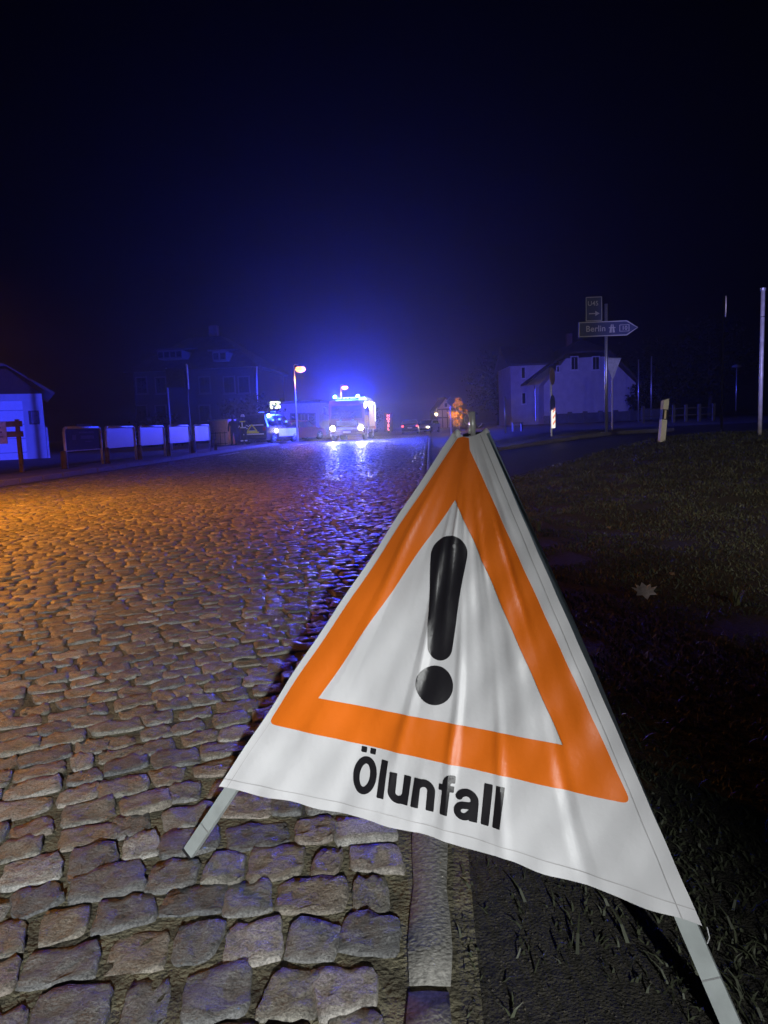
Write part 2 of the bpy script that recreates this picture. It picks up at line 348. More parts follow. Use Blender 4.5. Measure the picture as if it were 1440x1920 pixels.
def grass():
    n = 180000
    y_ = 0.5 + (rng.random(n) ** 1.5) * 19; d = rng.random(n) ** 1.3 * (3 + y_ * 0.75); x_ = verge_x(y_) + d
    keep = (x_ < 0.62 * y_ + 1.6) & (rng.random(n) < 0.10 + 0.90 * sst(0.12, 0.6, d))
    clump = np.sin(x_ * 5 + 2 * np.sin(y_ * 3)) * np.sin(y_ * 4.3 + x_ * 2) > -0.55
    x_, y_, d = x_[keep & clump], y_[keep & clump], d[keep & clump]; n = len(x_)
    z_ = verge_z(x_, y_); a = rng.uniform(0, 6.28, n); h_ = rng.uniform(0.010, 0.036, n) * (0.6 + 0.9 * sst(3, 14, y_)) * np.where(rng.random(n) < .08, 1.9, 1); w = rng.uniform(0.0016, 0.0034, n) * (1 + y_ * 0.16); lean = rng.uniform(0.4, 2.2, n) * h_
    ca, sa = np.cos(a), np.sin(a); b_ = rng.uniform(0, 6.28, n)
    p0 = np.stack([x_ - ca * w, y_ - sa * w, z_ - 0.005], 1); p1 = np.stack([x_ + ca * w, y_ + sa * w, z_ - 0.005], 1)
    mx, my = x_ + np.cos(b_) * lean * .4, y_ + np.sin(b_) * lean * .4
    p2 = np.stack([mx + ca * w * .7, my + sa * w * .7, z_ + h_ * .65], 1); p3 = np.stack([mx - ca * w * .7, my - sa * w * .7, z_ + h_ * .65], 1)
    tx, ty = x_ + np.cos(b_) * lean, y_ + np.sin(b_) * lean
    p4 = np.stack([tx + ca * w * .1, ty, z_ + h_], 1); p5 = np.stack([tx - ca * w * .1, ty, z_ + h_], 1)
    V = np.stack([p0, p1, p2, p3, p4, p5], 1).reshape(-1, 3)
    f = np.array([[0, 1, 2, 3], [3, 2, 4, 5]]); Fq = (f[None] + (np.arange(n) * 6)[:, None, None]).reshape(-1, 4)
    o = mesh_np('grass', V, Fq, mat('grass_blade', (0.024, 0.031, 0.016), 0.6, var=0.6, scale=2.5, c2=(0.044, 0.050, 0.028)), None, False)
    tag(o, 'short dark grass growing over the verge', 'grass', kind='stuff')
grass()

nc = 5000; yc = 0.6 + rng.random(nc) ** 1.4 * 5; xc = verge_x(yc) - 0.05 + np.abs(rng.normal(0, .3, nc)); rc = rng.uniform(.0008, .0026, nc) * np.where(rng.random(nc) < .04, 2.0, 1); zc_ = verge_z(xc, yc) + rc * .3
oct_ = np.array([[1, 0, 0], [0, 1, 0], [-1, 0, 0], [0, -1, 0], [0, 0, 1]], float)
Vc = np.stack([xc, yc, zc_], 1)[:, None] + oct_[None] * rc[:, None, None] * rng.uniform(.6, 1.4, (nc, 5, 1))
mesh_np('soil_crumbs', Vc.reshape(-1, 3), (np.array([[0, 1, 4], [1, 2, 4], [2, 3, 4], [3, 0, 4]])[None] + (np.arange(nc) * 5)[:, None, None]).reshape(-1, 3), mat('crumb', (.05, .044, .034), .9, var=.6, scale=40), verge, False)['kind'] = 'stuff'

# traffic island on the side road
isl = at(1085, 808, 22.5)
ip = [(isl.x + 3.0 * math.cos(q) , isl.y + 1.1 * math.sin(q)) for q in np.linspace(0, 2 * math.pi, 24, endpoint=False)]
mb = MB(); mb.prism([(p[0], p[1], gz(*p) - 0.05) for p in ip], (0, 0, 0.13)); tag(mb.build('traffic_island', mat('island_kerb', (0.07, 0.07, 0.07), 0.8)), kind='structure')

# ================================================================== WARNING SIGN
def text_mesh(body, bold=0.0, size=1.0, sx=1.0):
    c = bpy.data.curves.new('t', 'FONT'); c.body = body; c.size = size; c.offset = bold; c.space_character = 1.0 + bold * 2.0; c.resolution_u = 4
    o = bpy.data.objects.new('t', c); col.objects.link(o); dg = bpy.context.evaluated_depsgraph_get(); me = bpy.data.meshes.new_from_object(o.evaluated_get(dg))
    bpy.data.objects.remove(o)
    vs_ = np.array([(v.co.x * sx, v.co.y) for v in me.vertices]); fs = [tuple(p.vertices) for p in me.polygons]; bpy.data.meshes.remove(me)
    return vs_, fs
FL, FR = hit(350, 1605), hit(1402, 1952)
FL.z = gz(FL.x, FL.y) + 0.004; FR.z = gz(FR.x, FR.y) + 0.01
mid = (FL + FR) / 2; e_ = FR - FL; e_.z = 0; FB = mid + Vector((-e_.y, e_.x, 0)) * 0.866; FB.z = gz(FB.x, FB.y)
cen = (FL + FR + FB) / 3
AP = at(886, 806, cen.y)
EX = (FR - FL).normalized(); NN = EX.cross(AP - FL).normalized(); EY = NN.cross(EX)      # plane of the front panel; NN points to the camera side
if NN.dot(CAM - FL) < 0: NN = -NN; EY = -EY
if EY.z < 0: EY = -EY
def pl(px, py):
    d = ray(px, py); t = (FL - CAM).dot(NN) / d.dot(NN); q = CAM + d * t - FL
    return Vector((q.dot(EX), q.dot(EY)))
UA = pl(886, 790)
folds = [(a_, w_ * 1.35, h_ * .62) for a_, w_, h_ in [(-.42, .030, .007), (-.25, .018, -.006), (-.13, .02, .008), (-.05, .012, .007), (.03, .016, .009), (.11, .02, -.007), (.17, .014, .006), (.25, .022, .010), (.33, .016, -.007), (.42, .02, .006)]]
TL, TR, BL, BR = pl(853, 815), pl(913, 811), pl(416, 1474), pl(1318, 1733)
def disp(u, v):
    dx, dy = u - UA.x, UA.y - v; r = math.hypot(dx, dy); th = math.atan2(dx, dy) ; th += 0.012 * math.sin(r * 9)
    k = min(1, max(0, (r - 0.03) / 0.25)); d = 0.0
    for i, (t0, w, a) in enumerate(folds):
        q = (th - t0 - 0.02) / w; d += a * (math.exp(-q * q) if i % 2 else 1.5 * max(0.0, 1 - abs(q) * .9)) * (0.55 + 0.45 * math.sin(r * (5 + i) + i * 2)) * (0.35 + 0.65 * k)
    d += 0.004 * math.sin(u * 23 + v * 11) * math.sin(v * 9 + 1) + 0.0016 * math.sin(u * 61 - v * 37)
    d += 0.012 * math.sin(th * 14 + 1) * math.exp(-r / 0.14)
    return 0.014 + d * sst(0.02, 0.30, r)
def on(u, v, off=0.0): return FL + EX * u + EY * v + NN * (disp(u, v) + off)
sign = thing('warning_sign', (cen.x, cen.y, 0), 0, 'white and orange folding tripod warning sign with exclamation mark reading Ölunfall', 'warning sign')
sl = Vector((cen.x, cen.y, 0))
def pvc(name, c, rough=0.40):
    mt = mat(name, c, rough, var=0.13, scale=3.5); nt = mt.node_tree; b = nt.nodes['Principled BSDF']; tc = nt.nodes['Texture Coordinate']
    n = nt.nodes.new('ShaderNodeTexNoise'); n.inputs['Scale'].default_value = 26; n.inputs['Detail'].default_value = 5
    w = nt.nodes.new('ShaderNodeTexWave'); w.inputs['Scale'].default_value = 210; w.bands_direction = 'Z'; w.inputs['Distortion'].default_value = 0.6
    b1 = nt.nodes.new('ShaderNodeBump'); b1.inputs['Strength'].default_value = 0.16; b1.inputs['Distance'].default_value = 0.01
    b2 = nt.nodes.new('ShaderNodeBump'); b2.inputs['Strength'].default_value = 0.10; b2.inputs['Distance'].default_value = 0.001
    nt.links.new(tc.outputs['Object'], n.inputs['Vector']); nt.links.new(tc.outputs['Object'], w.inputs['Vector'])
    nt.links.new(n.outputs['Fac'], b1.inputs['Height']); nt.links.new(w.outputs['Color'], b2.inputs['Height'])
    nt.links.new(b1.outputs['Normal'], b2.inputs['Normal']); nt.links.new(b2.outputs['Normal'], b.inputs['Normal'])
    return mt
M_pvcw = pvc('white_pvc', (0.63, 0.63, 0.65)); M_pvco = pvc('orange_pvc', (0.78, 0.165, 0.010)); M_pvck = pvc('black_print', (0.014, 0.013, 0.016), 0.36)
nu, nv = 200, 220; V = np.zeros((nv, nu, 3))
for j in range(nv):
    tt = j / (nv - 1)
    for i in range(nu):
        s = i / (nu - 1); a = TL.lerp(BL, tt); b = TR.lerp(BR, tt); q = a.lerp(b, s)
        q.y += 0.02 * math.sin(math.pi * s) * tt ** 6 + 0.002 * math.sin(s * 40) * tt ** 20 - 0.012 * math.sin(math.pi * s) * (1 - tt) ** 12
        V[j, i] = on(q.x, q.y) - sl
front = sheet('front_panel', V[..., 0], V[..., 1], V[..., 2], M_pvcw, sign)
def print_on(name, outer, holes, material, off=0.0028, tri=None):
    bm = bmesh.new()
    if tri is None:
        es = []
        for loop in [outer] + holes:
            vv = [bm.verts.new((p[0], p[1], 0)) for p in loop]; es += [bm.edges.new((vv[i], vv[(i + 1) % len(vv)])) for i in range(len(vv))]
        bmesh.ops.triangle_fill(bm, use_beauty=True, edges=es)
    else:
        vv = [bm.verts.new((p[0], p[1], 0)) for p in tri[0]]
        for f in tri[1]:
            try: bm.faces.new([vv[i] for i in f])
            except ValueError: pass
    xs_ = [v.co.x for v in bm.verts]; ys_ = [v.co.y for v in bm.verts]
    for lo, hi, n in ((min(xs_), max(xs_), (1, 0, 0)), (min(ys_), max(ys_), (0, 1, 0))):
        q = lo + 0.006
        while q < hi:
            bmesh.ops.bisect_plane(bm, geom=bm.verts[:] + bm.edges[:] + bm.faces[:], plane_co=(q * n[0], q * n[1], 0), plane_no=n); q += 0.006
    for v in bm.verts: v.co = on(v.co.x, v.co.y, off) - sl
    bmesh.ops.recalc_face_normals(bm, faces=bm.faces)
    me = bpy.data.meshes.new(name); bm.to_mesh(me); bm.free(); me.materials.append(material); me.shade_smooth()
    o = bpy.data.objects.new(name, me); col.objects.link(o); o.parent = front; return o
def roundc(p, a, b, r, n=6):        # arc at corner p between neighbours a and b
    p = Vector(p); u = (Vector(a) - p).normalized(); w = (Vector(b) - p).normalized(); out = []
    for i in range(n + 1):
        t = i / n; out.append(p + u * r * (1 - t) ** 2 + w * r * t ** 2)
    return out
oa, ob, oc, od_, oe = pl(863, 826), pl(884, 826), pl(886, 848), pl(1187, 1507), pl(509, 1356)
outer = [oa, oa.lerp(ob, .5) + Vector((0, .004)), ob, oc] + roundc(od_, oc, oe, 0.02) + roundc(oe, od_, oa, 0.02)
print_on('orange_triangle', outer, [[pl(858, 940), pl(1060, 1396), pl(605, 1309)]], M_pvco)
c1, c2 = pl(847, 1042), pl(831, 1215); r1 = (pl(880, 1046) - c1).length; r2 = (pl(853, 1218) - c2).length
up = (c1 - c2).normalized(); sd = Vector((up.y, -up.x))
st = [c1 + sd * r1 * math.cos(q) + up * r1 * math.sin(q) for q in np.linspace(-.05, math.pi + .05, 20)] + [c2 - sd * r2 * math.cos(q) - up * r2 * math.sin(q) for q in np.linspace(0, math.pi, 14)]
print_on('exclamation_stroke', st, [], M_pvck)
cdot = pl(821, 1285); rd = (pl(854, 1290) - pl(788, 1281)).length / 2
print_on('exclamation_dot', [cdot + Vector((rd * math.cos(q), rd * math.sin(q))) for q in np.linspace(0, 2 * math.pi, 36, endpoint=False)], [], M_pvck)
def arc(cx, cy, rx, ry, a0, a1, n=40): return [(cx + rx * math.cos(R(a)), cy + ry * math.sin(R(a))) for a in np.linspace(a0, a1, n)]
def seg_dist(px, py, pts):
    d = np.full(px.shape, 9.0)
    for (ax, ay), (bx, by) in zip(pts[:-1], pts[1:]):
        vx_, vy_ = bx - ax, by - ay; t = np.clip(((px - ax) * vx_ + (py - ay) * vy_) / (vx_ * vx_ + vy_ * vy_ + 1e-12), 0, 1)
        d = np.minimum(d, np.hypot(px - ax - t * vx_, py - ay - t * vy_))
    return d
def glyph(ch, px, py, w=0.099):
    def rect(x0, y0, x1, y1): return np.maximum(np.maximum(x0 - px, px - x1), np.maximum(y0 - py, py - y1))
    U = np.minimum; X_ = np.maximum
    if ch == 'O':
        return U(seg_dist(px, py, arc(.34, .5, .25, .41, 0, 360, 60)) - .098, U(rect(.13, 1.10, .29, 1.26), rect(.39, 1.10, .55, 1.26)))
    if ch == 'l': return rect(0, 0, .195, 1.02)
    if ch == 'u': return X_(U(U(seg_dist(px, py, [(.10, .9), (.10, .30)] + arc(.29, .27, .19, .185, 180, 345) ) - w, rect(.38, 0, .575, .76)), 9), X_(py - .76, -.02 - py))
    if ch == 'n': return X_(U(U(seg_dist(px, py, arc(.29, .49, .19, .185, 165, 0) + [(.48, .46), (.48, -.2)]) - w, rect(0, 0, .195, .76)), 9), X_(py - .78, -py))
    if ch == 'f': return U(X_(seg_dist(px, py, [(.20, -.2), (.20, .80)] + arc(.345, .80, .145, .135, 180, 85)) - w, X_(-py, px - .40)), rect(0, .60, .39, .76))
    if ch == 'a':
        top = X_(seg_dist(px, py, arc(.29, .50, .20, .185, 160, 0) + [(.49, .5), (.49, .2)]) - w * .95, -(py - .2))
        bowl = seg_dist(px, py, [(.49, .40), (.36, .375)] + arc(.25, .22, .155, .14, 100, 330) + [(.49, .28)]) - w * .88
        return X_(U(U(top, bowl), X_(rect(.395, 0, .60, .5), 0)), -.02 - py)
ADV = [('O', .76), ('l', .285), ('u', .665), ('n', .655), ('f', .43), ('a', .68), ('l', .29), ('l', .20)]
TWID = sum(a for _, a in ADV); gstep = 0.021
gx, gy = np.meshgrid(np.arange(-.06, TWID + .1, gstep), np.arange(-.08, 1.34, gstep))
fld = np.full(gx.shape, 9.0); cur = 0
for ch, ad in ADV: fld = np.minimum(fld, glyph(ch, gx - cur, gy)); cur += ad
tv, tf = [], []; ny_, nx_ = gx.shape; cache = {}
def vert(key, x, y):
    if key not in cache: cache[key] = len(tv); tv.append((x, y))
    return cache[key]
for a in range(ny_ - 1):
    for b in range(nx_ - 1):
        cs = [(a, b), (a, b + 1), (a + 1, b + 1), (a + 1, b)]; ff = [fld[q] for q in cs]
        if min(ff) > 0: continue
        poly = []
        for k in range(4):
            q, r_ = cs[k], cs[(k + 1) % 4]; f0, f1 = ff[k], ff[(k + 1) % 4]
            if f0 <= 0: poly.append(vert(q, gx[q], gy[q]))
            if (f0 <= 0) != (f1 <= 0):
                t = f0 / (f0 - f1); e2 = (min(q, r_), max(q, r_)); poly.append(vert(e2, gx[q] + (gx[r_] - gx[q]) * t, gy[q] + (gy[r_] - gy[q]) * t))
        if len(poly) > 2: tf.append(tuple(poly))
p0, p1 = pl(664, 1481), pl(944, 1553); ptop = pl(955, 1476); ex = (p1 - p0).normalized(); ey = Vector((-ex.y, ex.x)); sc = (p1 - p0).length / TWID; hs = abs((ptop - p1).dot(ey)) / 1.02
pts = [p0 + ex * (x * sc) + ey * (y * hs) for x, y in tv]
print_on('lettering', None, None, M_pvck, tri=(pts, tf))
# hems along the legs, stitched bottom hem
def strip(name, a, b, w, material, parent, off, n=70, sag=0.0):
    V = []; f = []; d = (b - a).normalized(); s_ = Vector((-d.y, d.x)) * w
    for i in range(n):
        t = i / (n - 1); q = a.lerp(b, t)
        if sag: q = q + Vector((0, sag * math.sin(math.pi * t)))
        for p in (q, q + s_): V.append(on(p.x, p.y, off) - sl)
        if i: f.append((2 * i - 2, 2 * i - 1, 2 * i + 1, 2 * i))
    return MB().add(V, f).build(name, material, parent, True)
M_stitch = mat('hem_stitch', (0.46, 0.45, 0.46), 0.7)
strip('bottom_hem_seam', BL + Vector((.012, .020)), BR + Vector((-.012, .022)), 0.0016, M_stitch, front, 0.0016, sag=0.019)
strip('side_seam', TL + Vector((.012, -.01)), BL + Vector((.024, 0.002)), 0.0014, M_stitch, front, 0.0016)
strip('side_seam', TR + Vector((-.010, -.01)), BR + Vector((-.030, .002)), 0.0014, M_stitch, front, 0.0016)
# the other two panels, slightly billowing outward
def back_panel(A0, A1, B0, B1, bulge, name):
    nu_, nv_ = 40, 60; V = np.zeros((nv_, nu_, 3)); nrm = (B1 - A1).cross(A0 - A1).normalized()
    if nrm.dot((A1 + B1) / 2 - Vector((cen.x, cen.y, 0.3))) < 0: nrm = -nrm
    for j in range(nv_):
        for i in range(nu_):
            s, tt = i / (nu_ - 1), j / (nv_ - 1); q = A0.lerp(A1, tt).lerp(B0.lerp(B1, tt), s)
            q = q + nrm * (bulge * (math.sin(math.pi * s) ** .6) * (math.sin(math.pi * min(1, tt)) ** .5) + 0.008 * math.sin(s * 18 + tt * 4))
            V[j, i] = q - sl
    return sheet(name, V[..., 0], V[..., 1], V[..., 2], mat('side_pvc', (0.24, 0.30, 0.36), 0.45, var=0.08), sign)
tl3, tr3, bl3, br3 = [FL + EX * q.x + EY * q.y for q in (TL, TR, BL, BR)]
topb = AP.lerp(FB, 0.02); bb3 = AP.lerp(FB, 0.86)
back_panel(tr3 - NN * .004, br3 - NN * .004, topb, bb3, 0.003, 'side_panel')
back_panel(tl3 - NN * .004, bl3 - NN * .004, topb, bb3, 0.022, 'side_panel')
# aluminium legs
M_alu = mat('aluminium_leg', (0.55, 0.60, 0.60), 0.45, 0.55, var=0.1, scale=30)
def leg(foot, top, outw):
    d = (foot - top).normalized(); w = outw.cross(d).normalized(); n_ = d.cross(w).normalized()
    if n_.dot(CAM - foot) < 0: n_ = -n_
    hw_, th = 0.0155, 0.010; a, b = top - sl, foot - sl; mb = MB()
    for (x0_, x1_, y0_, y1_) in ((-hw_, hw_, -.0015, .0015), (-hw_, -hw_ + .003, -th, -.0016), (hw_ - .003, hw_, -th, -.0016)):
        c = [a + w * x0_ + n_ * y0_, a + w * x1_ + n_ * y0_, a + w * x1_ + n_ * y1_, a + w * x0_ + n_ * y1_]; mb.prism(c, b - a)
    o = mb.build('leg', M_alu, sign)
    ft = MB(); c = [foot - sl + w * x_ + n_ * y_ - d * 0.005 for x_, y_ in ((-hw_ - .001, -th - .001), (hw_ + .001, -th - .001), (hw_ + .001, .003), (-hw_ - .001, .003))]
    ft.prism(c, d * 0.006).build('foot_cap', M_dark(), o)
    for k in (0.80, 0.93):
        p = a.lerp(b, k); MB().prism([p - w * hw_ + n_ * .0016, p + w * hw_ + n_ * .0016, p + w * hw_ + n_ * .0022 , p - w * hw_ + n_ * .0022], d * 0.0025).build('crimp', M_metal(), o)
FR2 = hit(1378, 1955); FR2.z = gz(FR2.x, FR2.y) + 0.01
def on_plane(px, py): q = pl(px, py); return FL + EX * q.x + EY * q.y
leg(FL, on_plane(868, 830) - NN * 0.006, NN); leg(FR2, on_plane(896, 830) - NN * 0.006, NN)
leg(FB, AP.lerp(FB, .03), (FB - cen).normalized())
# hub tube, spring wires and cloth ears at the top
px_m = cen.y / F_PX
h0 = at(887, 822, cen.y) - sl; h1 = at(885, 772, cen.y) - sl
mb = MB(); mb.tube(h0, h1, 0.0068, n=12); mb.tube(h1 + Vector((0, 0, -.012)) + Vector((0, -.0075, 0)), h1 + Vector((0, 0, -.012)) + Vector((0, .0075, 0)), 0.0035); hub = mb.build('hub_tube', mat('hub_steel', (0.8, 0.8, 0.78), 0.3, 0.35, var=0.1), sign, True)
MB().tube(at(880, 818, cen.y) - sl, at(880.5, 798, cen.y) - sl, 0.0035).build('hub_pin', MATS['hub_steel'], sign, True)
def wire(pxs, name='spring_wire', r=0.0011):
    MB().path([at(*p, cen.y) - sl for p in pxs], r, n=6).build(name, MATS['hub_steel'], sign, True)
wire([(874, 771), (878, 777), (880, 784), (881, 792)]); wire([(873, 779), (870, 785), (871, 791), (875, 795), (881, 797), (884, 793)]); wire([(897, 801), (902, 797), (904, 793)])
for p in ((858, 814), (912, 812)):
    c = at(*p, cen.y) - sl; n0 = 9; V = np.zeros((7, n0, 3))
    for j in range(7):
        for i in range(n0):
            q = 2 * math.pi * i / (n0 - 1); rr = (0.002, .006, .008, .006, .0075, .005, .002)[j] * (1 + .4 * math.sin(q * 3 + j)); V[j, i] = (c.x + rr * math.cos(q), c.y + rr * math.sin(q) * .8, c.z + (j - 3) * .0036)
    sheet('gathered_cloth', V[..., 0], V[..., 1], V[..., 2], M_pvcw, sign)
MB().tube(at(868, 816, cen.y) - sl, at(905, 813, cen.y) - sl, 0.004).build('top_cord', M_dark(), sign, True)
MB().path([br3 - sl + Vector((.006, -.002, -.004)), br3 - sl + Vector((.010, -.003, -.022)), br3 - sl + Vector((.007, -.002, -.034))], 0.001).build('corner_string', M_pvcw, sign)

# fallen leaves in the grass
def leaf(px, py, size, label, cat='leaf', group=None, c=(0.30, 0.22, 0.20), up=0.5):
    p = hit(px, py, 0.045); nm = 'maple_leaf' if size > .05 else 'fallen_leaf'
    lobes = [(0, -.45), (.18, -.2), (.5, -.3), (.38, -.02), (.62, .22), (.34, .24), (.36, .5), (.16, .42), (0, .75), (-.16, .42), (-.36, .5), (-.34, .24), (-.62, .22), (-.38, -.02), (-.5, -.3), (-.18, -.2)]
    V = [(0, 0, 0.02)]; ca, sa = math.cos(px), math.sin(px)
    for a, b in lobes:
        x_, y_ = a * size, b * size; V.append((x_, y_ * math.cos(up) * .8, y_ * math.sin(up) + 0.25 * abs(a) * size + 0.012))
    f = [(0, i + 1, (i + 1) % len(lobes) + 1) for i in range(len(lobes))]
    o = MB().add(V, f).build(nm, mat('leaf_%d' % int(c[0] * 100), c, 0.55, var=0.35, scale=30))
    o.location = (p.x, p.y, float(verge_z(p.x, p.y)) + 0.03 + .25 * size); o.rotation_euler = (0, 0, random.uniform(-.4, .4)); o.modifiers.new('thickness', 'SOLIDIFY').thickness = 0.0012
    return tag(o, label, cat, group)
leaf(1210, 1118, 0.11, 'large pale curled maple leaf lying in the dark grass', c=(0.75, 0.66, 0.70), up=0.6)
for p, lb in (((1085, 1110), 'small brown leaf in the grass close to the right edge of the warning sign'), ((1260, 1080), 'small brown leaf just beyond and right of the large maple leaf'), ((1142, 996), 'small brown leaf farthest up the verge'), ((1415, 1310), 'small brown leaf at the right edge of the picture'), ((1240, 1290), 'small brown leaf on the verge nearest to the camera')):
    leaf(*p, 0.032, lb, group='small leaves on the verge', c=(0.16, 0.09, 0.05))
def tuft(px, py, n=40, h=.1, label=''):
    p = hit(px, py, .02); mb = MB()
    for i in range(n):
        a, l, hh_ = random.uniform(0, 6.28), random.uniform(.2, .9) * h, random.uniform(.5, 1) * h; c, s = math.cos(a), math.sin(a); w = .0022
        b = random.uniform(0, .02); mb.add([(c * b - s * w, s * b + c * w, -.01), (c * b + s * w, s * b - c * w, -.01), (c * l * .5 + s * w, s * l * .5 - c * w, hh_ * .75), (c * l * .5 - s * w, s * l * .5 + c * w, hh_ * .75), (c * l, s * l, hh_)], [(0, 1, 2, 3), (3, 2, 4)])
    o = mb.build('grass_tuft', mat('tuft', (0.09, 0.10, 0.05), 0.6, var=.4)); o.location = (p.x, p.y, float(verge_z(p.x, p.y))); tag(o, label, 'grass tuft')
tuft(1380, 1125, 60, .10, 'pale grass tuft at the right edge of the verge'); tuft(1010, 1000, 70, .10, 'lit grass tuft just right of the warning sign')
# ================================================================== FIRE ENGINE
def wheel(parent, x, y, r, w, rim_c=(0.4, 0.4, 0.42)):
    wl = MB().tube((x - w / 2 * .98, y, r), (x + w / 2 * .98, y, r), r * .60, n=20).build('wheel', mat('hub_dark', (0.05, 0.05, 0.05), 0.5), parent)
    tb = MB(); n = 24; prof = [(-w / 2, .62), (-w / 2, .93), (-w / 2 * .8, 1), (w / 2 * .8, 1), (w / 2, .93), (w / 2, .62)]
    V = [(x + px_, y + r * k * math.cos(2 * math.pi * i / n), r + r * k * math.sin(2 * math.pi * i / n)) for px_, k in prof for i in range(n)]
    tb.add(V, [(l * n + i, l * n + (i + 1) % n, (l + 1) * n + (i + 1) % n, (l + 1) * n + i) for l in range(5) for i in range(n)]).build('tyre', M_tyre(), wl, True)
    s = 1 if x > 0 else -1; rb = MB(); xo = x + s * w / 2 * 1.0
    for i in range(5):
        a = 2 * math.pi * i / 5; rb.tube((xo, y, r), (xo, y + r * .58 * math.cos(a), r + r * .58 * math.sin(a)), r * .09, r * .12, n=6)
    rb.tube((xo - s * .01, y, r), (xo + s * .015, y, r), r * .2, n=12); rb.build('rim', mat('rim_alloy', rim_c, 0.35, 0.8), wl)
q = at(652, 826, 48.5); tp = Vector((q.x, 48.5, gz(q.x, 48.5)))
truck = thing('fire_engine', tp, R(-5.5), 'red fire engine with flashing blue roof beacons and headlights on the cobbled road', 'fire engine')
M_red = mat('fire_red', (0.085, 0.007, 0.009), 0.3, var=0.06, coat=0.5)
# cab: side profile swept over the width (front faces -Y)
prof = [(0.0, 0.45), (0.0, 1.45), (0.16, 2.45), (0.34, 2.72), (2.3, 2.76), (2.3, 0.45)]
MB().prism([(-1.22, y_, z_) for y_, z_ in prof], (2.44, 0, 0)).build('cab', M_red, truck)
MB().prism([(-1.06, -.006, 1.50), (1.06, -.006, 1.50), (1.02, .135, 2.36), (-1.02, .135, 2.36)], (0, -.012, .002)).build('windscreen', M_glass(), truck)
MB().box((0, -.03, 1.18), (1.5, .06, .38), bev=.02).build('grille', M_dark(), truck)
for k in range(4): MB().box((0, -.065, 1.05 + k * .085), (1.4, .012, .03)).build('grille_bar', M_metal(), truck)
MB().box((0, -.08, .62), (2.46, .28, .46), bev=.06).build('bumper', M_red, truck)
MB().box((0, -.235, .60), (.52, .012, .11)).build('number_plate', mat('plate', (0.7, 0.7, 0.68), .4), truck)
M_head = glow('headlamp_glass', (1.0, 0.93, 0.78), 60)
for s in (-1, 1):
    hl = MB().tube((s * .96, -.10, .86), (s * .96, -.235, .86), .19, .17, n=18).build('headlight', M_dark(), truck)
    MB().tube((s * .96, -.2365, .86), (s * .96, -.25, .86), .17, .15, n=18).build('lens', M_head, hl)
    MB().box((s * 1.1, -.225, .60), (.14, .012, .06)).build('fog_light', mat('lens_dull', (.5, .5, .5), .1), truck)
    MB().box((s * .42, -.05, 1.40), (.12, .03, .05)).build('grille_blue_light', glow('grille_blue', (0.05, 0.25, 1.0), 6 if s > 0 else 1.5), truck)
    mr = MB().path([(s * 1.2, .1, 2.3), (s * 1.42, -.12, 2.38), (s * 1.46, -.12, 1.85), (s * 1.22, .05, 1.75)], .018).build('mirror_arm', M_dark(), truck)
    MB().box((s * 1.46, -.12, 2.08), (.2, .09, .42), bev=.03).build('mirror', M_dark(), mr)
    wheel(truck, s * 1.08, 1.15, .5, .3); wheel(truck, s * 1.0, 4.9, .5, .46)
    MB().tube((s * .55, -.02, 1.48), (s * .1, .03, 1.95), .012, n=6).build('wiper', M_dark(), truck)
    MB().box((s * 1.235, .9, 2.0), (.012, .9, .62)).build('door_window', M_glass(), truck)
    MB().box((s * 1.235, 1.8, 2.0), (.012, .6, .62)).build('door_window', M_glass(), truck)
    MB().box((s * 1.236, 1.1, 1.32), (.02, .16, .05)).build('door_handle', M_dark(), truck)
MB().box((0, .25, 2.79), (1.7, .24, .07), bev=.02).build('roof_bar', M_dark(), truck)
for k in range(3): MB().tube((-.25 + .25 * k, .08, 2.84), (-.25 + .25 * k, .02, 2.84), .06, n=10).build('roof_lamp', M_dark(), truck)
M_beac = glow('beacon_blue', (0.10, 0.30, 1.0), 26)
for s in (-1, 1):
    bs = MB().lathe((s * .78, .25, 2.83), [(.15, 0), (.15, .04), (.13, .06)], 16).build('beacon', M_dark(), truck)
    MB().lathe((s * .78, .25, 2.89), [(.13, 0), (.13, .12), (.10, .18), (.04, .20)], 16).build('dome', M_beac, bs, True)
body = MB().box((0, 4.55, 1.75), (2.5, 4.4, 2.1), bev=.03).build('equipment_body', M_red, truck)
for s in (-1, 1):
    for k in range(3):
        sh = MB().box((s * 1.256, 3.0 + k * 1.35, 1.78), (.014, 1.2, 1.7)).build('roller_shutter', mat('shutter_alu', (.5, .5, .52), .4, .7), truck)
MB().box((0, 4.55, 2.86), (2.2, 4.2, .1)).build('roof_rail', M_metal(), truck)
M_led = glow('led_strip', (0.93, 0.97, 1.0), 3)
MB().box((1.275, 4.4, 2.66), (.03, 4.0, .10)).build('led_strip', M_led, truck)
MB().box((1.275, 6.55, 1.95), (.03, .16, 1.3)).build('led_strip', M_led, truck)
MB().box((0, 4.5, .62), (2.3, 4.2, .2)).build('chassis', M_dark(), truck)
mb = MB()
for s in (-1, 1): mb.box((s * 1.0, 4.5, 3.0), (.06, 4.0, .06))
for k in range(9): mb.box((0, 2.7 + k * .45, 3.0), (1.9, .04, .04))
mb.build('roof_ladder', M_metal(), truck)
bpy.context.view_layer.update()
TM = truck.matrix_world
camp = Vector((0, 0, 0.6))
for s in (-1, 1):
    light('beacon_light', 'POINT', TM @ Vector((s * .78, .20, 3.22)), 9500, (0.012, 0.035, 1.0), 0.10)
    light('headlight_beam', 'SPOT', TM @ Vector((s * .96, -.32, .88)), 2400, (1.0, 0.94, 0.84), 0.09, aim=(2.0 + s, 12, 0.1), angle=36, blend=0.8)
light('led_strip_light', 'POINT', TM @ Vector((1.75, 4.4, 2.5)), 200, (.93, .97, 1.0), .2)

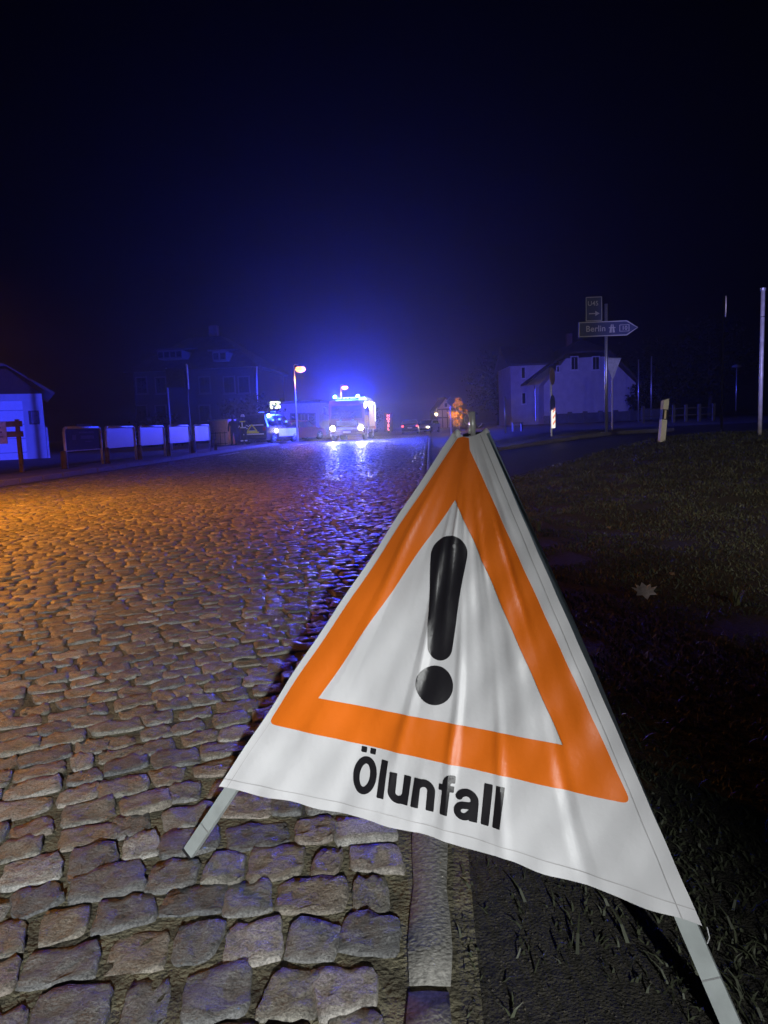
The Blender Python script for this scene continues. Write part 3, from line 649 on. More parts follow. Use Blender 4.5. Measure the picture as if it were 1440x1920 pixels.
# ================================================================== CARS
def car(name, loc, rz, label, L, W, H, paint, rear='van', brand=None, lights=None):
    root = thing(name, loc, rz, label, 'car', None); w = W / 2
    st_ = {'van': [(-.5, .40, .95, .99, .90), (-.492, .30, 1.05, 1.10, .95), (-.465, .25, 1.06, H * .955, .97), (-.40, .22, 1.06, H * .99, 1), (.0, .20, 1.04, H, 1), (.10, .20, 1.03, H * .97, 1), (.26, .20, 1.0, 1.10, 1), (.43, .24, .93, .99, .97), (.485, .28, .78, .86, .9), (.5, .36, .62, .66, .82)],
           'hatch': [(-.5, .38, .72, .75, .88), (-.485, .28, .9, .94, .95), (-.46, .24, .93, 1.02, .97), (-.37, .2, .92, H * .96, 1), (-.15, .19, .9, H, 1), (.06, .19, .9, H * .97, 1), (.25, .19, .88, .95, 1), (.42, .22, .80, .86, .97), (.485, .26, .66, .72, .9), (.5, .34, .52, .56, .82)]}[rear]
    V = []; f = []
    for fy, zb, belt, top, k in st_:
        glass = top > belt + .15; wr = w * k * (.80 if glass else .93); y_ = fy * L
        V += [(-w * k * .96, y_, zb), (-w * k, y_, (zb + belt) / 2), (-w * k, y_, belt), (-wr, y_, top - .03), (-wr + .08, y_, top), (wr - .08, y_, top), (wr, y_, top - .03), (w * k, y_, belt), (w * k, y_, (zb + belt) / 2), (w * k * .96, y_, zb)]
    for i in range(len(st_) - 1):
        for j in range(10): a, b = i * 10 + j, i * 10 + (j + 1) % 10; f.append((a, b, b + 10, a + 10))
    f += [tuple(range(10)), tuple(range(len(st_) * 10 - 1, len(st_) * 10 - 11, -1))]
    MB().add(V, f).build('body', paint, root)
    z0, z1 = st_[4][2] + .05, H - .12
    def sidewin(ya, yb, yc, yd, s):           # bottom ya..yb, top yc..yd
        x0_, x1_ = w * 1.0 + .004, w * (1 - .2 * (z1 - st_[4][2]) / (H - .03 - st_[4][2])) + .006
        MB().prism([(s * x0_ * .99, ya, z0), (s * x0_ * .99, yb, z0), (s * x1_, yc, z1), (s * x1_, yd, z1)], (s * .01, 0, 0)).build('side_window', M_glass(), root)
    ya, yb = (-.45 * L, .24 * L) if rear == 'van' else (-.38 * L, .2 * L)
    for s in (-1, 1):
        m1, m2 = ya + (yb - ya) * .34, ya + (yb - ya) * .66
        sidewin(ya + .08, m1, m1, ya + .22, s); sidewin(m1 + .06, m2, m2 - .1, m1 + .06, s); sidewin(m2 + .06, yb - .12, .085 * L, m2 - .04, s)
        MB().box((s * (w + .08), .17 * L, st_[4][2] + .08), (.18, .1, .13), bev=.03).build('wing_mirror', paint, root)
    i = 2 if rear == 'van' else 3
    yb0, yb1 = (-.492 * L, -.465 * L) if rear == 'van' else (-.46 * L, -.37 * L)
    MB().prism([(-w * .76, yb0 - .012, z0 + .06), (w * .76, yb0 - .012, z0 + .06), (w * .66, yb1 - .012, z1 - .02), (-w * .66, yb1 - .012, z1 - .02)], (0, -.012, .0)).build('rear_window', M_glass(), root)
    MB().prism([(-w * .8, .245 * L, 1.13 if rear == 'van' else .99), (w * .8, .245 * L, 1.13 if rear == 'van' else .99), (w * .70, .115 * L, H * .955), (-w * .70, .115 * L, H * .955)], (0, .02, .015)).build('windscreen', M_glass(), root)
    MB().box((0, -.5 * L - .03, .46), (W * .92, .1, .22), bev=.04).build('rear_bumper', M_dark(), root); MB().box((0, .5 * L + .02, .42), (W * .86, .1, .2), bev=.04).build('front_bumper', M_dark(), root)
    MB().box((0, -.5 * L - .05 if rear != 'van' else -.5 * L - .02, .80 if rear == 'van' else .66), (.5, .014, .11)).build('number_plate', mat('plate', (0.7, 0.7, 0.68), .4), root)
    tl = glow('tail_on', (1.0, 0.07, 0.04), 7) if lights == 'rear' else mat('tail_off', (.25, .01, .01), .15)
    hl = glow('car_head_on', (1.0, .78, .45), 28) if lights == 'front' else mat('head_off', (.6, .6, .6), .1)
    for s in (-1, 1):
        MB().box((s * w * .82, -.492 * L - .015, .92 if rear == 'van' else .82), (.2, .06, .22 if rear == 'van' else .16), bev=.02).build('tail_light', tl, root)
        MB().box((s * w * .72, .488 * L, .70 if rear == 'van' else .62), (.34, .07, .15), bev=.03).build('headlight', hl, root)
        wheel(root, s * (w - .10), -.31 * L, .33 if H < 1.6 else .36, .22); wheel(root, s * (w - .10), .31 * L, .33 if H < 1.6 else .36, .22)
    return root
def gp(px, Y): q = at(px, 800, Y); return Vector((q.x, Y, gz(q.x, Y) + 0.1))
p = gp(507, 46.5)
suv = car('emergency_car', p, R(-19), 'dark emergency estate car with reflective stripes and a yellow warning triangle on its tail', 4.7, 1.95, 1.86, mat('navy_paint', (0.02, 0.022, 0.04), .25, var=.05, coat=.6))
M_refl = mat('reflective_silver', (.78, .8, .78), .35, var=.05); M_rfy = mat('reflective_yellow', (.75, .72, .05), .4, var=.05)
for z_ in (1.17, .62): MB().box((0, -2.42, z_), (1.6, .012, .07)).build('reflective_stripe', M_refl, suv)
MB().box((-.5, -2.41, .98), (.38, .012, .07)).build('reflective_stripe', M_refl, suv)
tr_ = MB()
for a, b in (((-.34, .80), (0, 1.2)), ((0, 1.2), (.34, .80)), ((-.34, .80), (.34, .80))): tr_.tube((a[0], -2.43, a[1]), (b[0], -2.43, b[1]), .035, n=6)
tr_.build('warning_triangle', M_rfy, suv); MB().box((0, -2.44, .72), (.95, .014, .09)).build('yellow_stripe', M_rfy, suv)
MB().box((.983, .55, .66), (.012, 2.6, .5)).build('side_foil', M_refl, suv)
MB().box((0, -.3, 1.92), (1.2, .3, .1), bev=.03).build('light_bar', M_dark(), suv)
for s in (-1, 1): MB().box((s * .42, -.3, 1.99), (.28, .24, .06), bev=.02).build('light_bar_lens', glow('bar_blue', (.05, .12, 1.0), 5), suv)
for k, (a, b) in enumerate(((-1.5, 1.45), (-.6, 1.5), (.35, 1.35))): MB().box((.985, a, b), (.02, .3, .12)).build('side_blue_lamp', glow('bar_blue', (.05, .12, 1.0), 5), suv)
bpy.context.view_layer.update()
light('light_bar_blue', 'POINT', suv.matrix_world @ Vector((1.5, -.6, 2.0)), 350, (.04, .08, 1.0), .08)
car('red_car', gp(560, 54), R(-40), 'red car parked behind the emergency car by the kerb', 4.3, 1.8, 1.5, mat('car_red', (.22, .03, .02), .3, coat=.5), 'hatch')
car('grey_car', gp(580, 60), R(-28), 'grey car parked beyond the red car under the street lamp', 4.2, 1.78, 1.5, mat('car_grey', (.25, .25, .26), .3, coat=.5), 'hatch')
pb = at(770, 813, 78); car('braking_car', (pb.x, 78, gz(pb.x, 78) - .03), R(-4), 'dark car driving away with both red tail lights on', 4.4, 1.85, 1.5, mat('car_black', (.02, .02, .022), .3, coat=.5), 'hatch', lights='rear')
pb = at(803, 814, 84); car('oncoming_car', (pb.x, 84, gz(pb.x, 84) - .03), R(158), 'pale car with yellow headlights on coming round the bend', 4.3, 1.8, 1.48, mat('car_silver', (.5, .5, .5), .3, coat=.5), 'hatch', lights='front')

# ================================================================== PEOPLE
def person(loc, rz, label, jacket, arms, stripes):
    j = [((0, 0, .95), .15), ((0, 0, 1.12), .155), ((0, 0, 1.32), .175), ((0, 0, 1.47), .10), ((0, 0, 1.55), .062), ((0, -.01, 1.64), .095), ((0, -.01, 1.74), .085)]
    e = [(i, i + 1) for i in range(6)]
    def chain(start, pts):
        k = start
        for p_ in pts: j.append(p_); e.append((k, len(j) - 1)); k = len(j) - 1
    for s in (-1, 1):
        chain(0, [((s * .10, 0, .88), .12), ((s * .12, -.02, .50), .085), ((s * .13, .02, .10), .062), ((s * .14, -.13, .05), .05)])
        sh, el, ha = arms[0 if s < 0 else 1]; chain(2, [((s * .21, 0, 1.40), .08), (el, .062), (ha, .05), (tuple(np.array(ha) + (np.array(ha) - np.array(el)) * .25), .035)])
    me = bpy.data.meshes.new('person'); me.from_pydata([a for a, b in j], e, [])
    o = bpy.data.objects.new('person', me); col.objects.link(o); o.location = loc; o.rotation_euler = (0, 0, rz)
    sk = o.modifiers.new('skin', 'SKIN'); sk.use_smooth_shade = True
    for i, v in enumerate(me.skin_vertices[0].data): v.radius = (j[i][1], j[i][1] * .85); v.use_root = (i == 0)
    o.modifiers.new('sub', 'SUBSURF').levels = 1; o.modifiers['sub'].render_levels = 2; me.materials.append(jacket)
    tag(o, label, 'person')
    hm = MB().lathe((0, -.01, 1.70), [(.135, 0), (.14, .02), (.118, .04), (.11, .10), (.07, .15), (.02, .165)], 14).build('helmet', mat('helmet', (.5, .5, .42), .3) if stripes else M_dark(), o, True)
    MB().add([(-.05, -.105, 1.60), (.05, -.105, 1.60), (.05, -.112, 1.69), (-.05, -.112, 1.69)], [(0, 1, 2, 3)]).build('face', mat('skin', (.35, .2, .14), .6), o)
    if stripes:
        for z_, r_ in ((1.02, .172), (1.38, .19)):
            MB().lathe((0, 0, z_), [(r_, 0), (r_ + .003, .035), (r_, .07)], 16).build('reflective_band', M_refl if z_ < 1.2 else M_rfy, o)
        MB().box((0, .165, 1.2), (.07, .02, .32)).build('reflective_strap', M_refl, o)
        for s in (-1, 1):
            MB().lathe((s * .128, 0, .22), [(.082, 0), (.084, .04), (.082, .08)], 12).build('leg_band', M_refl, o)
            el, ha = arms[0 if s < 0 else 1][1:]; c = np.array(el) * .6 + np.array(ha) * .4; MB().tube(c - (np.array(ha) - np.array(el)) * .1, c + (np.array(ha) - np.array(el)) * .1, .072).build('sleeve_band', M_refl, o)
    return o
M_tun = mat('turnout_navy', (.012, .013, .022), .85)
person(gp(456, 43.5), R(170), 'firefighter in dark turnout gear with white reflective stripes seen from behind', M_tun, [(0, (-.33, -.02, 1.2), (-.26, -.16, 1.08)), (0, (.34, 0, 1.18), (.27, -.14, 1.05))], True)
person(gp(437, 43.0), R(215), 'person in plain dark clothing standing left of the striped firefighter', M_tun, [(0, (-.29, 0, 1.12), (-.28, -.08, .9)), (0, (.29, 0, 1.12), (.28, -.08, .9))], False)

# ================================================================== STREET LAMPS
M_sod = glow('sodium_bowl', (1.0, 0.33, 0.05), 5.0)
def lamp(x, y, hgt, label, power, out=.30, pole_r=.05, aim=(0, 0), blend=.15):
    z = gz(x, y) + .1; root = thing('street_lamp', (x, y, z), 0, label, 'street lamp', 'sodium street lamps along the pavement')
    MB().tube((0, 0, 0), (0, 0, .9), pole_r * 1.5, pole_r * 1.4).build('pole_base', M_metal(), root)
    MB().tube((0, 0, .9), (0, 0, hgt), pole_r, pole_r * .7).build('pole', M_metal(), root, True)
    MB().path([(0, 0, hgt), (out * .3, 0, hgt + .06), (out, 0, hgt + .05)], pole_r * .6).build('arm', M_metal(), root)
    MB().lathe((out + .12, 0, hgt - .10), [(.26, 0), (.25, .05), (.16, .12), (.05, .15)], 18).build('lamp_head', M_dark(), root, True)
    MB().lathe((out + .12, 0, hgt - .46), [(.05, 0), (.24, .06), (.34, .18), (.30, .30), (.24, .355)], 18).build('bowl', M_sod, root, True)
    light('street_lamp_light', 'SPOT', (x + out + .12, y, z + hgt - .62), power, (1.0, 0.335, 0.022), .14, aim=(x + out + .12 + aim[0], y + aim[1], 0), angle=168, blend=blend)
q = at(557, 800, 47); zt = at(560, 688, 47).z; lamp(q.x, 47, zt - gz(q.x, 47) - .0, 'glowing orange street lamp rising behind the parked cars', 420)
q = at(642, 800, 72); zt = at(646, 724, 72).z; lamp(q.x, 72, zt - gz(q.x, 72) - .0, 'glowing orange street lamp seen above the fire engine roof', 400)
lamp(-9.6, 8.9, 4.0, 'orange street lamp beside the road at the near left', 2700, out=2.6, aim=(0.0, .30), blend=.6)

# ================================================================== LEFT SIDE
PZ = 0.10
# display boards along the pavement
b_px = [(117, 868, 190, 857), (195, 863, 254, 855), (258, 859, 309, 851), (313, 855, 356, 848), (361, 851, 394, 844)]
M_bface = mat('board_white', (.72, .72, .72), .38, var=.06, scale=2); M_bblue = mat('board_blue', (.03, .04, .15), .9, var=.1, spec=.1)
labels = ['dark blue lettered notice board, nearest and leftmost of the roadside boards', 'blank white display board right of the lettered notice board', 'blank white display board in the middle of the roadside row', 'blank white display board second from the far end of the row', 'blank white display board at the far right end of the row']
row0, row1 = (-9.75, 21.2), (-8.60, 31.4)
def row_pt(px):
    d = ray(px, 850); # where the ray's ground track crosses the row line
    k = d.x / d.y; ax, ay = row0; bx_, by_ = row1
    t = (k * ay - ax) / ((bx_ - ax) - k * (by_ - ay)); return Vector((ax + (bx_ - ax) * t, ay + (by_ - ay) * t, 0))
for i, (xa, ya, xb, yb) in enumerate(b_px):
    a, b = row_pt(xa + 6), row_pt(xb + 1); a.z = gz(a.x, a.y) + PZ; b.z = gz(b.x, b.y) + PZ
    root = thing('display_board', a, math.atan2(b.y - a.y, b.x - a.x), labels[i], 'notice board', 'display boards along the pavement'); w = (b - a).xy.length; h_ = 1.24
    fr = MB(); c = .12
    pts = [(0, 0, 0), (0, 0, h_ - c), (.035, 0, h_ - .035), (c, 0, h_), (w - c, 0, h_), (w - .035, 0, h_ - .035), (w, 0, h_ - c), (w, 0, 0)]
    fr.path(pts, .042, 10).build('tube_frame', mat('frame_steel', (.75, .75, .76), .45, .1), root, True)
    MB().path([(.04, 0, h_ - .72), (w - .04, 0, h_ - .72)], .02).build('lower_rail', MATS['frame_steel'], root)
    pn = MB().box((w / 2, 0, h_ - .38), (w - .09, .03, .66), bev=.004).build('panel', M_bblue if i == 0 else M_bface, root)
    if i == 0:
        for zz_, x_, lw, lh in ((-.16, .44, .13, .06), (-.16, .62, .34, .06), (-.31, .60, .38, .11), (-.31, .24, .10, .16), (-.45, .62, .18, .035)):
            MB().box((w * x_, -.018, h_ + zz_), (w * lw, .006, lh)).build('text_line', mat('faded_text', (.09, .10, .26), .9, spec=.08), pn)
        MB().box((w * .55, 0, h_ + .075), (w * .42, .02, .07)).build('top_plate', M_bblue, root)
# wooden bollards
for k, (px, lab) in enumerate(((111, 'stout orange-lit wooden bollard left of the lettered notice board'), (194, 'wooden bollard between the lettered board and the first white board'), (256, 'wooden bollard between the first and second white boards'), (311, 'wooden bollard between the second and third white boards'), (357, 'wooden bollard beside the farthest white board'), (400, 'wooden bollard at the right end of the board row'))):
    p = row_pt(px); p.x += .12; p.z = gz(p.x, p.y) + PZ
    root = thing('bollard', p, 0, lab, 'bollard', 'wooden bollards along the pavement')
    MB().lathe((0, 0, 0), [(.085, 0), (.088, .3), (.082, .5)], 12).build('post', M_wood(), root, True); MB().lathe((0, 0, .5), [(.086, 0), (.08, .03), (.03, .05)], 12).build('cap', mat('bollard_cap', (.1, .06, .035), .8), root)
# garage
Yg = 33.0
def wx(px, py, Y): return at(px, py, Y)
gl, gr = at(-190, 800, Yg).x, at(84, 800, Yg).x; gb = gz(gr, Yg) + PZ; gt = at(77, 738, Yg).z
gar = thing('garage', (gr, Yg, gb), R(27), 'white rendered garage with roller door and dark roof at the left edge', 'garage'); gw = gr - gl; gh = gt - gb
dx0, dx1 = -gw * .93, at(50, 800, Yg).x - gr; dz = at(45, 752, Yg).z - gb
wl = MB(); wl.box((dx1 / 2, .12, gh / 2), (-dx1, .24, gh)); wl.box(((dx0 + dx1) / 2, .12, (gh + dz) / 2), (dx1 - dx0, .24, gh - dz)); wl.box(((dx0 - gw) / 2, .12, gh / 2), (gw + dx0, .24, gh)); wl.box((-.12, 3.2, gh / 2), (.24, 5.9, gh))
wl.build('wall', M_white(), gar)
dr = MB().box(((dx0 + dx1) / 2, .17, dz / 2), (dx1 - dx0, .05, dz)).build('door', mat('door_white', (.75, .75, .75), .4, var=.04), gar)
for k in range(4): MB().box(((dx0 + dx1) / 2, .14, dz * (.12 + .24 * k)), (dx1 - dx0, .02, .03)).build('door_groove', mat('door_grey', (.3, .3, .32), .5), dr)
bxm = MB().box((at(67, 800, Yg).x - gr, -.06, at(66, 783, Yg).z - gb), (.42, .12, .62), bev=.01).build('wall_cabinet', M_dark(), gar)
MB().box((at(67, 800, Yg).x - gr, -.125, at(66, 783, Yg).z - gb), (.22, .015, .55)).build('glass_front', mat('shiny_glass', (.3, .32, .4), .08), bxm)
MB().path([(.06, -.04, 0), (.06, -.04, gh * .48)], .045).build('downpipe', mat('white_plastic', (.7, .7, .7), .4), gar)
rf = MB(); e1, e2, ap_ = (.42, gh + .05), (-1.35, gh + 1.20), (-gw * .55, gh + 1.45)
rf.prism([(.55, -.5, gh - .0), (-1.4, -.5, gh + 1.30), (-gw - .3, -.5, gh + 1.55), (-gw - .3, -.5, gh + 1.45), (-1.3, -.5, gh + 1.18), (.45, -.5, gh - .1)], (0, 7.2, 0)); rf.build('roof', mat('slate', (.03, .03, .035), .6), gar)
MB().prism([(-.05, .03, gh), (-1.3, .03, gh + 1.10), (-gw, .03, gh + 1.36), (-gw, .03, gh)], (0, .18, 0)).build('gable_boarding', mat('dark_boards', (.03, .025, .022), .8), gar)
# wooden rail stand with notice
Yw = 20.5; p = at(40, 868, Yw); p = Vector((p.x, Yw, gz(p.x, Yw) + PZ - .02))
ws = thing('wooden_stand', p, R(6), 'dark wooden rail stand carrying a beige notice at the left edge', 'notice stand'); hp = at(36, 786, Yw).z - p.z
MB().box((0, 0, hp / 2), (.10, .10, hp)).build('post', M_wood(), ws); MB().box((-1.55, 0, hp / 2), (.10, .10, hp)).build('post', M_wood(), ws)
for z_ in (hp - .13, hp - .42): MB().box((-.72, -.07, z_), (1.75, .05, .16)).build('rail', M_wood(), ws)
nb = MB().box((-.72, -.115, hp - .37), (.9, .03, .62)).build('notice', mat('beige_board', (.5, .38, .2), .7, var=.3, scale=9), ws)
MB().lathe((-.55, 0, 0), [(0, 0)] * 2, 4) if False else None
for k in range(3): MB().box((-.62 + .02 * k, -.133, hp - .22 - .13 * k), (.42, .006, .05)).build('text_line', mat('text_brown', (.2, .12, .06), .8), nb)
# grass strip at foot of garage
# town sign on pole seen from behind and one edge-on
Yt = 40; p = at(320, 805, Yt); p.z = gz(p.x, Yt) + PZ; zt = at(316, 690, Yt).z - p.z
ts = thing('road_sign', p, R(10), 'dark road sign on a thin pole seen from behind before the villa', 'road sign')
MB().tube((0, 0, 0), (0, 0, zt), .035).build('pole', M_metal(), ts); MB().box((.45, -.05, zt - .55), (1.0, .025, 1.05), bev=.01).build('sign_plate', mat('sign_back', (.05, .05, .055), .6), ts)
p2 = at(357, 805, Yt - .6); p2.z = gz(p2.x, Yt) + PZ; zt = at(355, 685, Yt).z - p2.z
ts = thing('road_sign', p2, R(102), 'yellow road sign turned edge-on right of the dark sign', 'road sign')
MB().tube((0, 0, 0), (0, 0, zt), .03).build('pole', M_dark(), ts); MB().box((0, -.05, zt - .66), (.8, .06, 1.32), bev=.01).build('sign_plate', mat('sign_yellow', (.7, .5, .2), .5), ts)

# ================================================================== HOUSES
def window(parent, x, z, w, h, yf, depth=.1, frame=None, bars=True):
    fm = frame or mat('window_white', (.6, .6, .6), .5)
    fr = MB()
    for cx_, cz_, a, b in ((x, z + h / 2, w + .1, .09), (x, z - h / 2, w + .1, .09), (x - w / 2, z, .09, h - .09), (x + w / 2, z, .09, h - .09)): fr.box((cx_, yf - .03, cz_), (a, .1, b))
    o = fr.build('window', fm, parent)
    for s in ((-1, 1) if bars else (0,)): MB().box((x + s * w / 4, yf - .02, z), (w / 2 - .06 if bars else w - .1, .02, h - .1)).build('pane', M_glass(), o)
    MB().box((x, yf - .09, z - h / 2 - .07), (w + .2, .16, .05)).build('sill', fm, o); return o
# right: house with half-hipped gable
Yh = 75.0
H = lambda px, py: at(px, py, Yh)
hb = gz(H(1100, 790).x, Yh) - .1; hx = H(1110, 790).x
house = thing('gable_house', (hx, Yh, hb), 0, 'pale rendered house with half-hipped dark roof and two upper gable windows', 'house')
def hp_(px, py): q = H(px, py); return Vector((q.x - hx, 0, q.z - hb))
gbl = [hp_(1020, 790), hp_(1020, 722), hp_(1062, 672), hp_(1140, 668), hp_(1192, 718), hp_(1192, 790)]
gbl[0].z = gbl[5].z = 0; gbl[5].x = gbl[4].x
M_hw = mat('pale_stucco', (.50, .48, .47), .85, var=.12, scale=1.5, bump=.2, bscale=20)
MB().prism(gbl, (0, 12, 0)).build('wall', M_hw, house)
MB().box(((gbl[0].x + gbl[5].x) / 2, -.04, .45), (gbl[5].x - gbl[0].x + .06, .08, .9)).build('plinth', mat('plinth_grey', (.2, .2, .2), .8), house)
rl, rr_, t1, t2 = hp_(985, 722), hp_(1203, 724), hp_(1060, 664), hp_(1142, 660); rdg = hp_(1100, 634)
rg = Vector((0, 1, 0)); M_r = M_roof()
def slab(name, quad, th=.18): MB().prism(quad, (0, 0, th)).build(name, M_r, house)
ys_ = -.5; ye = 12.4
apx, apz = (t1.x + t2.x) / 2, rdg.z
A1, A2 = Vector((t1.x, ys_, t1.z)), Vector((t2.x, ys_, t2.z)); R1, R2 = Vector((apx, 2.2, apz)), Vector((apx, ye, apz))
slab('roof', [Vector((rl.x, ys_, rl.z)), A1, R1, R2, Vector((rl.x, ye, rl.z))])
slab('roof', [A2, Vector((rr_.x, ys_, rr_.z)), Vector((rr_.x, ye, rr_.z)), R2, R1])
slab('hip_roof', [A1 + Vector((.1, .0, .01)), A2 + Vector((-.1, 0, .01)), R1 + Vector((0, -.1, 0))])
MB().box((apx - .3, 6, apz + .5), (.6, .6, 1.4)).build('chimney', mat('brick_dark', (.12, .06, .05), .8), house)
for px in (1077, 1117): q = hp_(px, 681); window(house, q.x, q.z, 13 * Yh / F_PX, 24 * Yh / F_PX, -.02)
q = hp_(1046, 692); window(house, q.x, q.z, 5 * Yh / F_PX, 11 * Yh / F_PX, -.02, bars=False)
MB().path([hp_(1001, 724) + Vector((0, -.3, 0)), hp_(1003, 729) + Vector((0, -.1, 0)), hp_(1004, 788) + Vector((0, -.1, 0))], .06).build('downpipe', M_metal(), house)
# wing further back on the left
wg = thing('side_house', (H(990, 790).x, Yh + 2.5, hb), 0, 'two-storey pale house wing left of the gabled house', 'house')
Yw2 = Yh + 2.5; wl_, wr_ = at(959, 790, Yw2).x - wg.location.x, at(1030, 790, Yw2).x - wg.location.x; wt = at(990, 684, Yw2).z - hb
MB().box(((wl_ + wr_) / 2, 4, wt / 2), (wr_ - wl_, 8, wt)).build('wall', M_hw, wg)
MB().prism([(wl_ - .4, -.4, wt - .1), (wr_ + 1, -.4, wt - .1), (wr_ + 1, 4, wt + 2.2), (wl_ - .4, 4, wt + 2.2)], (0, 0, .2)).build('roof', M_r, wg)
MB().prism([(wl_ - .4, 8.4, wt - .1), (wr_ + 1, 8.4, wt - .1), (wr_ + 1, 4.01, wt + 2.2), (wl_ - .4, 4.01, wt + 2.2)], (0, 0, .2)).build('roof', M_r, wg)
for px, py in ((981, 699), (982, 747)): q = at(px, py, Yw2); window(wg, q.x - wg.location.x, q.z - hb, .42, 1.2, -.02, bars=False)
# left: villa with hipped roof, dormers
Yv = 58.0; vx_ = at(365, 800, Yv).x; vb = gz(vx_, Yv) + PZ
villa = thing('villa', (vx_, Yv, vb), R(-6), 'large dark villa with steep hipped roof, dormers and chimney behind the boards', 'house')
V_ = lambda px, py: Vector((at(px, py, Yv).x - vx_, 0, at(px, py, Yv).z - vb))
vl, vr, ve = V_(245, 700).x, V_(478, 700).x, V_(360, 694).z
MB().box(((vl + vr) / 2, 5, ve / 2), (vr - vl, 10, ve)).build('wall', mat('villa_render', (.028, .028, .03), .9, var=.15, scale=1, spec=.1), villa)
top = V_(350, 620).z; cxv = (vl + vr) / 2
rv = MB(); e = .7; P0 = [(vl - e, -e, ve), (vr + e, -e, ve), (vr + e, 10 + e, ve), (vl - e, 10 + e, ve)]; P1 = [(cxv - 1.6, 4, top), (cxv + 1.2, 4, top), (cxv + 1.2, 6, top), (cxv - 1.6, 6, top)]
rv.add(P0 + P1, [(0, 1, 5, 4), (1, 2, 6, 5), (2, 3, 7, 6), (3, 0, 4, 7), (4, 5, 6, 7), (3, 2, 1, 0)]); vroof = rv.build('roof', M_roof(), villa)
MB().box((cxv + .3, 5, top + .35), (.7, .7, 1.3)).build('chimney', mat('brick_dark', (.12, .06, .05), .8), vroof)
def dormer(px, py, w, h, n):
    q = V_(px, py); d = MB().box((q.x, .55, q.z), (w, 2.4, h)).build('dormer', mat('dormer_wall', (.07, .07, .07), .85), villa)
    MB().prism([(q.x - w / 2 - .3, -.85, q.z + h / 2), (q.x + w / 2 + .3, -.85, q.z + h / 2), (q.x + w / 2 + .3, 2.2, q.z + h / 2 + .35), (q.x - w / 2 - .3, 2.2, q.z + h / 2 + .35)], (0, 0, .12)).build('dormer_roof', M_roof(), d)
    for k in range(n): MB().box((q.x - w / 2 + w * (k + .5) / n, -.66, q.z), (w / n * .72, .03, h * .66)).build('dormer_pane', M_glass(), d)
dormer(323, 666, 2.0, .62, 4); dormer(418, 670, 1.1, .75, 2)
M_vw = mat('window_grey', (.04, .04, .045), .6)
for px in (262, 300, 385, 432, 460): q = V_(px, 722); window(villa, q.x, q.z, .9, 1.3, -.02, frame=M_vw)
for px in (262, 300, 385, 432): q = V_(px, 775); window(villa, q.x, q.z, .9, 1.3, -.02, frame=M_vw)
MB().path([(vr + .5, -.65, ve - .05), (vr + .3, -.1, ve - .5), (vr + .08, -.06, 0)], .05).build('downpipe', M_metal(), villa)
# small shop behind the emergency car, with its lit sign
Ys = 56.0; sx_ = at(520, 800, Ys).x; sb = gz(sx_, Ys) + PZ
shop = thing('shop_building', (sx_, Ys, sb), R(-8), 'low dark shop building behind the emergency car', 'building')
S_ = lambda px, py: Vector((at(px, py, Ys).x - sx_, 0, at(px, py, Ys).z - sb)); a, b = S_(482, 760), S_(598, 762)
MB().box(((a.x + b.x) / 2, 3, a.z / 2), (b.x - a.x, 6, a.z)).build('wall', mat('shop_wall', (.2, .19, .19), .85), shop)
MB().box(((a.x + b.x) / 2, 3, a.z + .1), (b.x - a.x + .5, 6.6, .2)).build('flat_roof', M_r, shop)
for px in (495, 560, 580): q = S_(px, 790); window(shop, q.x, q.z, 1.1, 1.2, -.02, frame=M_vw)
q = at(516, 759.5, 55.0); sg = thing('lit_sign', (q.x, 55.0, sb), R(-8), 'small pale green lit sign box hanging above the emergency car', 'lit sign')
zz = q.z - sb; MB().box((0, 0, zz), (.82, .18, .56), bev=.05).build('light_box', glow('sign_glow', (.85, 1.0, .62), 2.2), sg); MB().box((0, .05, zz), (.86, .1, .6), bev=.02).build('box_frame', M_dark(), sg)
for k in (-1, 1): MB().box((k * .1, -.095, zz + .05 * k), (.3, .01, .025)).build('sign_mark', glow('sign_mark', (.6, .8, .4), 1.2), sg)
MB().path([(0, .1, zz), (0, .9, zz)], .03).build('bracket', M_dark(), sg)
# plastered wall behind the firefighters, pink light put into its colour
Yk = 46; a = at(396, 835, Yk); kx = a.x; kb_ = gz(kx, Yk) + PZ; kw = at(428, 800, Yk).x - kx; kh = at(410, 789, Yk).z - kb_
kiosk = thing('utility_hut', (kx, Yk, kb_), R(-4), 'small pink-lit plastered hut beside the two firefighters', 'hut')
MB().box((kw / 2, .8, kh / 2), (kw, 1.6, kh)).build('wall', mat('pink_lit_plaster', (.5, .30, .25), .85, var=.12), kiosk); MB().box((kw / 2, .8, kh + .04), (kw + .2, 1.8, .09)).build('roof_slab', mat('slab', (.35, .3, .3), .8), kiosk)
mb = MB()
for k in range(4): mb.tube((.12 + k * kw * .25, -.25, 0), (.12 + k * kw * .25, -.25, kh * .55), .02, n=6)
for z_ in (.1, kh * .5): mb.tube((.05, -.25, z_), (kw, -.25, z_), .02, n=6)
rail = mb.build('railing', M_dark(), kiosk)
